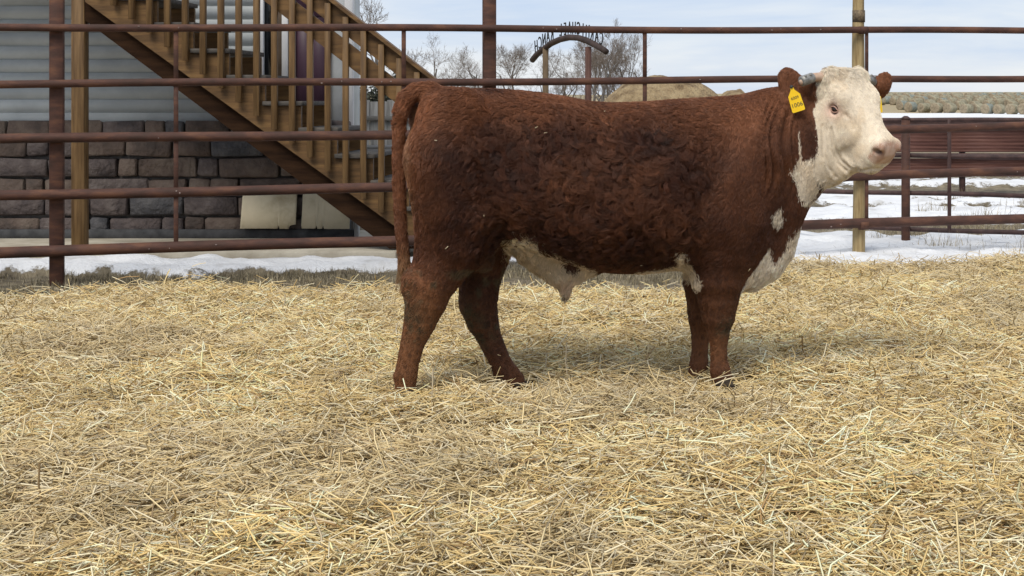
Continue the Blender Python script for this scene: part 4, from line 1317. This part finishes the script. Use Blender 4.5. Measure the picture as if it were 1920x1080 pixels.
    for k in range(K):
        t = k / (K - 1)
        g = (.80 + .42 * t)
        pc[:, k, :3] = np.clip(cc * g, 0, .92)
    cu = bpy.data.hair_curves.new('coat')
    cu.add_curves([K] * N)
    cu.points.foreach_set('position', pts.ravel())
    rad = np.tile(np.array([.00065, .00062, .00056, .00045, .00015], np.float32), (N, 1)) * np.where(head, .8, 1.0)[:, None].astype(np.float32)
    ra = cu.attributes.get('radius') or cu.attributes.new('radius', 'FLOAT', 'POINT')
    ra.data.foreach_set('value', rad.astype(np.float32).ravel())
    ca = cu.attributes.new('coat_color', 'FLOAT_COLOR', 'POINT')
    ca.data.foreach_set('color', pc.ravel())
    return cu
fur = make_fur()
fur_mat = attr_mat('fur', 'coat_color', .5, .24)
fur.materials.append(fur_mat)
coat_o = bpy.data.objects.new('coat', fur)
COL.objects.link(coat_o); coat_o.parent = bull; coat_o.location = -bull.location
coat_o['kind'] = 'stuff'

# --- horn weights and ear tags: clamped or hung on, things of their own
m_lead = noisy_mat('cast_metal', (.14, .135, .125), (.30, .29, .27), 40, .38, bump=.3, spec=.5, metal=.2)
for sg, lab in ((-1, 'grey metal weight with bolts clamped on the near horn of the bull'), (1, 'grey metal weight on the far horn beside the white forehead')):
    p0, p1, p2 = HB[sg]
    ax = (p2 - p1) / np.linalg.norm(p2 - p1)
    a, b = p1 + ax * .006, p2 + ax * .012
    w = empty('horn_weight', tuple(p1), lab, 'horn weight', 'weights on the horns')
    side = np.cross(ax, (0, 0, 1)); side /= np.linalg.norm(side); up = np.cross(side, ax)
    mb = MB(); mb.tube([a, a + ax * .004, b - ax * .004, b], [.019, .0215, .0215, .018], 18); mb.build('sleeve', m_lead, w, True)
    mb = MB(); mb.tube([b - ax * .012 - up * .003, b + ax * .0035 - up * .003], [.013, .011], 12)
    mb.build('end_plug', m_horn, w, True)
    for f in (.3, .72):
        c = a + (b - a) * f
        up2 = up * .75 + side * (.66 if side[1] < 0 else -.66)
        mb = MB(); mb.tube([c + up2 * .020, c + up2 * .0275], [.0055, .005], 6); mb.build('bolt', m_lead, w)

m_tag = noisy_mat('tag_plastic', (.80, .50, .01), (.86, .58, .02), 12, .4)
m_ink = noisy_mat('tag_ink', (.03, .03, .03), (.05, .05, .045), 12, .6)
def text_mesh(txt, size, depth, font=None):
    c = bpy.data.curves.new('lettering', 'FONT'); c.body = txt; c.size = size; c.extrude = depth; c.align_x = 'CENTER'; c.align_y = 'CENTER'; c.resolution_u = 3
    o = bpy.data.objects.new('lettering', c); COL.objects.link(o)
    bpy.context.view_layer.update()
    me = bpy.data.meshes.new_from_object(o.evaluated_get(bpy.context.evaluated_depsgraph_get()))
    bpy.data.objects.remove(o); bpy.data.curves.remove(c)
    me.materials.clear()
    return me
def ear_tag(top, down, right, label, text):
    """top point, unit vectors down and right along the tag face"""
    down = Vector(down).normalized(); right = Vector(right); right = (right - down * right.dot(down)).normalized()
    out = right.cross(-down).normalized()       # towards the viewer of the face
    t = empty('ear_tag', tuple(top), label, 'ear tag', 'yellow ear tags')
    o2 = [(-.006, 0), (.006, 0), (.008, .014), (.025, .036), (.027, .100), (.023, .104), (-.023, .104), (-.027, .100), (-.025, .036), (-.008, .014)]
    top = Vector(top); n = len(o2)
    v = [top + right * a + down * b + out * k for k in (.0012, -.0012) for a, b in o2]
    bm = bmesh.new(); vs = [bm.verts.new(p) for p in v]
    bm.faces.new(vs[:n][::-1]); bm.faces.new(vs[n:])
    for i in range(n): bm.faces.new((vs[i], vs[(i + 1) % n], vs[n + (i + 1) % n], vs[n + i]))
    bmesh.ops.recalc_face_normals(bm, faces=bm.faces)
    me = bpy.data.meshes.new('panel'); bm.to_mesh(me); bm.free()
    link('panel', me, m_tag, t)
    mb = MB(); mb.tube([top - out * .004, top + out * .006], [.008, .006], 10); mb.build('button', m_ink, t)
    if text:
        for txt, size, dn, bold in ((('6009'), .0165, .047, 0), (('1006'), .0245, .077, 0)):
            me = text_mesh(txt, size, .0004)
            M = Matrix((right, -down, out)).transposed().to_4x4()
            M.translation = top + down * dn + out * .0019
            me.transform(M)
            link('lettering', me, m_ink, t)
ear_tag(at(1484, 163, 5.955), (.030 / .112, -.12, -.9), (1, -.25, .12), 'yellow ear tag numbered 1006 hanging from the near ear', True)
ear_tag(at(1640, 166, 6.235), (.06, -.2, -1), (1, .3, .05), 'yellow ear tag just showing behind the forehead', False)

# bits of straw caught in the coat
rr = np.random.default_rng(17); mb = MB()
cand = np.where((vn_[:, 1] < -.5) & (bv[:, 0] < .6))[0]
for i in rr.choice(cand, 11, replace=False):
    c = bv[i] + vn_[i] * .016; d = rr.normal(0, 1, 3); d -= vn_[i] * d.dot(vn_[i]); d /= np.linalg.norm(d)
    l_ = rr.uniform(.003, .009)
    mb.tube([c - d * l_, c + d * l_], [.0011, .0011], 3)
o = link('straw_fleck', mb.mesh('straw_fleck'), noisy_mat('straw_bit', (.62, .50, .28), (.80, .72, .5), 30), bull)
o['kind'] = 'stuff'
# ------------------------------------------------------------------ ranch arch, trees, mound, bales
AD = 50.0
arch_m = noisy_mat('arch_timber', (.030, .020, .017), (.065, .042, .034), 3, .7, 6, .5, 12)
arch_post_a = noisy_mat('pale_post', (.085, .058, .032), (.15, .105, .06), 3, .8, stretch=(4, 4, .5))  # paler, yellower brown for the left-hand post
arch_post_b = noisy_mat('dark_post', (.060, .028, .022), (.11, .055, .042), 3, .8, stretch=(4, 4, .5))
iron_m = noisy_mat('cut_iron', (.008, .008, .008), (.02, .018, .017), 5, .6)
arch = empty('ranch_arch', (xat(1066, AD), AD, -1.2), 'rustic timber entrance arch with iron lettering seen from behind', 'sign')
TH = math.radians(60)                       # the arch stands turned away from the view
ax_ = np.array([math.cos(TH), -math.sin(TH)])     # along the arch, towards the right-hand, nearer end
ac = np.array([xat(1066, AD), AD])
def apt(px, py):
    """a point of the arch's own plane"""
    k = (px - CX) / F
    t = (k * ac[1] - ac[0]) / (ax_[0] - k * ax_[1])
    p = ac + ax_ * t
    return np.array([p[0], p[1], CAMZ - (py - HY) / F * p[1]]), t
curve = [(998, 113), (1006, 103), (1019, 92), (1034, 81), (1050, 74), (1067, 70), (1084, 71), (1100, 76), (1116, 84), (1128, 91), (1137, 97)]
cp = [apt(*c)[0] for c in curve]
MB().tube(cp, [.105, .11, .105, .11, .105, .11, .105, .11, .105, .105, .10], 10).build('arch_beam', arch_m, arch, True)
for (px_, m) in ((1023, arch_post_a), (1103, arch_post_b)):
    p, t = apt(px_, 85)
    MB().tube([(p[0], p[1], -1.5), (p[0], p[1], p[2] - .05)], [.115, .105], 10).build('post', m, arch, True)
# lettering CARMICHAEL RANCH faces away from the camera, so it reads backwards from here
cps = np.array(cp); seg = np.concatenate([[0], np.cumsum(np.linalg.norm(np.diff(cps, axis=0), axis=1))])
TXT = 'CARMICHAEL RANCH'
out3 = np.array([-ax_[1], ax_[0], 0]); out3 = out3 if out3[1] > 0 else -out3      # away from the camera
for i, ch in enumerate(TXT):
    if ch == ' ': continue
    s = seg[-1] * (1 - (.035 + .93 * (i + .5) / len(TXT)))
    j = min(np.searchsorted(seg, s) - 1, len(cps) - 2); f = (s - seg[j]) / (seg[j + 1] - seg[j])
    c = cps[j] * (1 - f) + cps[j + 1] * f; tn = (cps[j + 1] - cps[j]); tn /= np.linalg.norm(tn)
    right = np.array([-ax_[0], -ax_[1], 0]); right = right * .75 - tn * .25; right /= np.linalg.norm(right)
    up = np.array([0, 0, 1.0]); up = up - right * up.dot(right); up /= np.linalg.norm(up)
    me = text_mesh(ch, .62, .012)
    M = Matrix(([*right], [*up], [*np.cross(right, up)])).transposed().to_4x4()
    M = M @ Matrix.Diagonal((.62, 1.0, 1.0, 1.0))
    M.translation = Vector(c + np.array([0, 0, .30]))
    me.transform(M)
    link('letter', me, iron_m, arch)

bark_a = noisy_mat('grey_bark', (.075, .065, .058), (.155, .14, .125), 3, .9, 6, .4, 20)
twig_a = noisy_mat('bare_twigs', (.14, .115, .095), (.23, .19, .16), 2, .9)
def grow_tree(H, seed, spread_=.5, dens=4, levels=5, r0=None, lean=0.0):
    r = random.Random(seed); segs = [[], []]
    def branch(p, d, L, rad, lev):
        n = 4 if lev < 2 else (3 if lev < levels else 2)
        pts = [p]; rr = [rad]; q = p.copy(); dd = d.copy()
        for i in range(n):
            dd = (dd + Vector((r.gauss(0, .13), r.gauss(0, .13), r.gauss(0, .10) + (.10 if lev else .02)))).normalized()
            q = q + dd * (L / n); pts.append(q.copy()); rr.append(max(rad * (1 - .62 * (i + 1) / n), .0045))
        segs[0 if lev < 2 else 1].append((pts, rr))
        if lev >= levels: return
        k = dens + (1 if lev in (1, 2) else 0) + r.randint(-1, 1)
        if lev >= 3: k = max(3, k - 1)
        for j in range(k):
            f = r.uniform(.35 if lev else .30, 1.0); i = min(int(f * n), n - 1); g = f * n - i
            b = pts[i].lerp(pts[i + 1], g); rb = (rr[i] * (1 - g) + rr[i + 1] * g) * .68
            a = r.uniform(0, 6.283); tilt = r.uniform(.35, .95) * (.6 + spread_)
            o = dd.orthogonal().normalized(); o.rotate(Matrix.Rotation(a, 3, dd))
            nd = (dd * math.cos(tilt) + o * math.sin(tilt)); nd.z += .12
            branch(b, nd.normalized(), L * r.uniform(.50, .80) * (.85 if lev else .62), max(rb, .0055), lev + 1)
        if lev: branch(q, dd, L * .55, max(rr[-1] * .9, .006), lev + 1)
    branch(Vector((0, 0, 0)), Vector((lean, 0, 1)).normalized(), H * .62, r0 or H * .019, 0)
    return segs
def tree(px, ytop, D, seed, label, spread_=.5, dens=4, levels=4, lean=0.0, bend=1.0):
    z0 = float(ground_z(np.array([xat(px, D)]), np.array([D]))[0]); H = zat(ytop, D) - z0
    segs = grow_tree(H, seed, spread_, dens, levels, None, lean)
    zmax = max(p.z for part in segs for pts, rr in part for p in pts); k = H / zmax
    t = empty('bare_tree', (xat(px, D), D, z0 - .1), label, 'tree', 'bare trees along the skyline')
    for part, nm, mat in ((segs[0], 'trunk', bark_a), (segs[1], 'crown', twig_a)):
        mb = MB()
        for pts, rr in part:
            mb.tube([p * k for p in pts], rr, 6 if nm == 'trunk' else 3, caps=False)
        o = link(nm, mb.mesh(nm), mat, t, False)
TREES = [
    (700, -55, 62, 1, 'tall bare tree rising above the house end', .6, 4, 5),
    (786, 55, 105, 2, 'thin bare tree just past the foot of the stair handrail', .7, 3, 5),
    (832, 95, 120, 3, 'low bushy bare tree left of the dark steel post', .9, 4, 4),
    (882, 95, 125, 4, 'small bare tree nearest the left side of the dark steel post', .9, 4, 4),
    (925, 77, 120, 5, 'bare tree half hidden by the dark steel post', .8, 4, 5),
    (962, 73, 115, 6, 'wide bare tree between the steel post and the arch', .9, 4, 5),
    (1045, 69, 112, 8, 'bare tree framed by the arch posts', .8, 4, 5),
    (1131, 27, 100, 9, 'tallest bare tree behind the near end of the arch', .5, 4, 5),
    (1165, 69, 112, 10, 'dense bare tree just right of the arch', .8, 4, 5),
    (1186, 51, 104, 11, 'upright bare tree beside the thin fence stay', .6, 4, 5),
    (1222, 83, 110, 12, 'leaning bare tree above the tan mound', .9, 4, 5),
    (856, 109, 135, 14, 'low bare tree between the stair rail and the steel post', .9, 4, 4),
    (945, 83, 128, 15, 'round-crowned bare tree just right of the dark steel post', .9, 4, 4),
    (1022, 95, 130, 16, 'low bare tree behind the pale arch post', .9, 4, 4),
    (1076, 83, 126, 17, 'slender bare tree seen through the arch', .7, 4, 4),
    (1108, 61, 118, 18, 'bare tree behind the dark arch post', .7, 4, 5),
    (1148, 57, 110, 19, 'forked bare tree between the tallest tree and the thin stay', .7, 4, 5),
    (1204, 95, 128, 20, 'low bare tree behind the thin fence stay', .9, 4, 4),
    (1250, 138, 150, 13, 'tiny distant bare tree over the top of the mound', .9, 4, 4)]
for a in TREES: tree(*a)
# low scrub between the trees, one mass nobody could count
mb = MB(); rr_ = random.Random(5)
for k in range(420):
    px = rr_.uniform(700, 1260); D = rr_.uniform(118, 150); X = xat(px, D); z0 = float(ground_z(np.array([X]), np.array([D]))[0])
    h = rr_.uniform(.8, 3.0)
    for j in range(5):
        a = Vector((X, D, z0 - .1)); b = a + Vector((rr_.gauss(0, .35) * h, rr_.gauss(0, .3) * h, h * rr_.uniform(.6, 1)))
        m_ = a.lerp(b, .5) + Vector((rr_.gauss(0, .1), 0, .1))
        mb.tube([a, m_, b], [.025, .018, .008], 3, False)
tag(mb.build('scrub_undergrowth', twig_a), 'grey leafless scrub along the foot of the trees', kind='stuff')

# dark shrub over the board fence
sh = empty('evergreen_shrub', (xat(705, 21), 21, -.1), 'dark green-grey shrub showing above the weathered board fence', 'shrub')
leaf_m = noisy_mat('shrub_leaves', (.022, .026, .018), (.07, .075, .055), 6, .8)
r = np.random.default_rng(33); n = 9000
u = r.normal(0, 1, (n, 3)); u /= np.linalg.norm(u, axis=1)[:, None]; rad = r.uniform(.3, 1, n)**.5
cl = r.integers(0, 9, n); cc = np.stack([np.linspace(-.75, .75, 9), r.uniform(-.2, .2, 9), r.uniform(.9, 1.25, 9)], 1)
c = cc[cl] + u * rad[:, None] * np.array([.34, .3, .42]); c[:, 0] += xat(705, 21); c[:, 1] += 21; c[:, 2] -= .05
d1_ = r.normal(0, 1, (n, 3)); d1_ /= np.linalg.norm(d1_, axis=1)[:, None]; d2_ = np.cross(d1_, r.normal(0, 1, (n, 3))); d2_ /= np.linalg.norm(d2_, axis=1)[:, None]
V = np.stack([c - d1_ * .035, c + d2_ * .014, c + d1_ * .035, c - d2_ * .014], 1).reshape(-1, 3)
link('crown', mesh_np('crown', V, (np.arange(n) * 4)[:, None] + np.arange(4)[None]), leaf_m, sh)
mb = MB()
for k in range(7): mb.tube([(xat(705, 21) + (k - 3) * .05, 21, -.2), (xat(705, 21) + (k - 3) * .25, 21, 1.0)], [.03, .012], 5)
mb.build('trunk', bark_a, sh)

# tan earth-and-hay mound
MDp = 60.0
def heap(name, px0, px1, ytop, D, depth, label, seed, cat, prof=None):
    x0, x1 = xat(px0, D), xat(px1, D); xc, hw_ = (x0 + x1) / 2, (x1 - x0) / 2
    zb2 = float(ground_z(np.array([xc]), np.array([D]))[0]) - .3; H = zat(ytop, D) - zb2
    n1, n2 = 90, 50
    U, W = np.meshgrid(np.linspace(-1, 1, n1), np.linspace(-1, 1, n2), indexing='ij')
    X = xc + U * hw_ * 1.25; Y = D + W * depth
    rr = np.sqrt(U**2 + W**2)
    h = np.clip(1 - np.abs(U + .12 * (1 - U**2))**2.9, 0, 1) * np.clip(1 - np.abs(W)**2.2, 0, 1)
    p = np.stack([X * .55, Y * .55, 0 * X], -1).reshape(-1, 3)
    nz2 = (fbm(p, 5, seed) - .5).reshape(X.shape); nz3 = (fbm(p * 6, 3, seed + 3) - .5).reshape(X.shape)
    Z = zb2 + H * h * (1 + .22 * nz2) + nz3 * .18 * sstep(.02, .3, h)
    i_ = np.arange(X.size).reshape(X.shape)
    q = np.stack([i_[:-1, :-1], i_[1:, :-1], i_[1:, 1:], i_[:-1, 1:]], -1).reshape(-1, 4)
    o = link(name, mesh_np(name, np.stack([X, Y, Z], -1).reshape(-1, 3), q, True), mound_m)
    tag(o, label, cat, None)
mound_m = noisy_mat('tan_mound', (.17, .115, .06), (.38, .285, .16), 1.9, .95, 10, 1.0, 9, c3=(.29, .21, .115), bdist=.2)
heap('hay_mound', 1118, 1395, 150, MDp, 4.0, 'broad tan mound of old hay showing over the back of the bull', 8, 'mound')
heap('hay_mound', 1340, 1425, 166, 75, 3.0, 'smaller tan heap behind the neck of the bull', 9, 'mound')

# round bales
bale_g = noisy_mat('grey_hay', (.18, .165, .115), (.34, .31, .215), 2.2, .95, 8, .8, 14, c3=(.26, .235, .16), bdist=.05)
bale_b = noisy_mat('net_wrapped_hay', (.15, .17, .15), (.26, .275, .235), 2.2, .9, 8, .6, 14, bdist=.05)
bale_end = noisy_mat('bale_end_hay', (.19, .155, .11), (.34, .285, .20), 4, .95, 8, .8, 12, c3=(.265, .215, .145), bdist=.05)
def bale_mesh(seed):
    r = random.Random(seed); R = .80; L = 1.5; n = 20; V = []; Q = []; rad = []
    prof = [(-L / 2, .0), (-L / 2, .45), (-L / 2 + .0, .80), (-L / 2 + .05, .96), (-L / 4, 1.0), (L / 4, 1.0), (L / 2 - .05, .96), (L / 2, .80), (L / 2, .45), (L / 2, 0)]
    for (y, f) in prof:
        for k in range(n):
            a = 2 * math.pi * k / n; rr = R * f * (1 + .03 * math.sin(3 * a + seed) + r.uniform(-.012, .012))
            z = R * .96 + rr * math.sin(a); z = max(z, .02 + .0 * z)
            V.append((rr * math.cos(a) * 1.03, y + r.uniform(-.02, .02), z))
    ends = []
    for j in range(len(prof) - 1):
        for k in range(n): Q.append([j * n + k, j * n + (k + 1) % n, (j + 1) * n + (k + 1) % n, (j + 1) * n + k]); ends.append(j < 3 or j > 5)
    me = mesh_np('bale', V, np.array(Q), True)
    return me, ends
bms = []
for s in range(4):
    me, ends = bale_mesh(s); me.materials.append(bale_b if s == 3 else bale_g); me.materials.append(bale_end)
    me.polygons.foreach_set('material_index', np.array(ends, np.int32)); bms.append(me)
rb = random.Random(12)
ORD = ['first', 'second', 'third', 'fourth', 'fifth', 'sixth', 'seventh', 'eighth', 'ninth', 'tenth', 'eleventh', 'twelfth', 'thirteenth', 'fourteenth', 'fifteenth', 'sixteenth', 'seventeenth', 'eighteenth', 'nineteenth', 'twentieth', 'twenty-first', 'twenty-second', 'twenty-third', 'twenty-fourth']
def bale(X, D, rot, v, label):
    o = bpy.data.objects.new('round_bale', bms[v]); COL.objects.link(o)
    z = float(ground_z(np.array([X]), np.array([D]))[0])
    o.location = (X, D, z - .06); o.rotation_euler = (0, 0, rot)
    s = rb.uniform(.93, 1.06); o.scale = (s, 1, s)
    tag(o, label, 'hay bale', 'round bales in rows on the far slope')
kind_ = lambda v: 'blue-green wrapped round bale' if v == 3 else 'grey-tan round bale'
front = [(1708, 3), (1733, 0), (1757, 1), (1781, 2), (1812, 0), (1832, 1), (1852, 3), (1874, 2), (1898, 1), (1922, 0)]
for i, (px, v) in enumerate(front):
    D = 224 + rb.uniform(-2, 2) - (px - 1708) * .09
    bale(xat(px, D), D, math.radians(rb.uniform(-62, -40)), v, kind_(v) + ' by the snow, ' + ORD[i] + ' from the left in the front row')
for i in range(1, 11):
    D = 226 + 11.0 * i
    x = xat(1640 + (0 if i > 3 else 50), D) + rb.uniform(0, 1); n = 0
    while x < xat(1960, D):
        if rb.random() < .10: x += 2.0; continue
        v = 3 if rb.random() < .16 else rb.randrange(3)
        bale(x, D + rb.uniform(-1.5, 1.5), math.radians(rb.uniform(-70, -40)), v, kind_(v) + ', ' + ORD[n] + ' from the left in the ' + ORD[i] + ' row behind the front row')
        x += rb.uniform(1.75, 2.9); n += 1
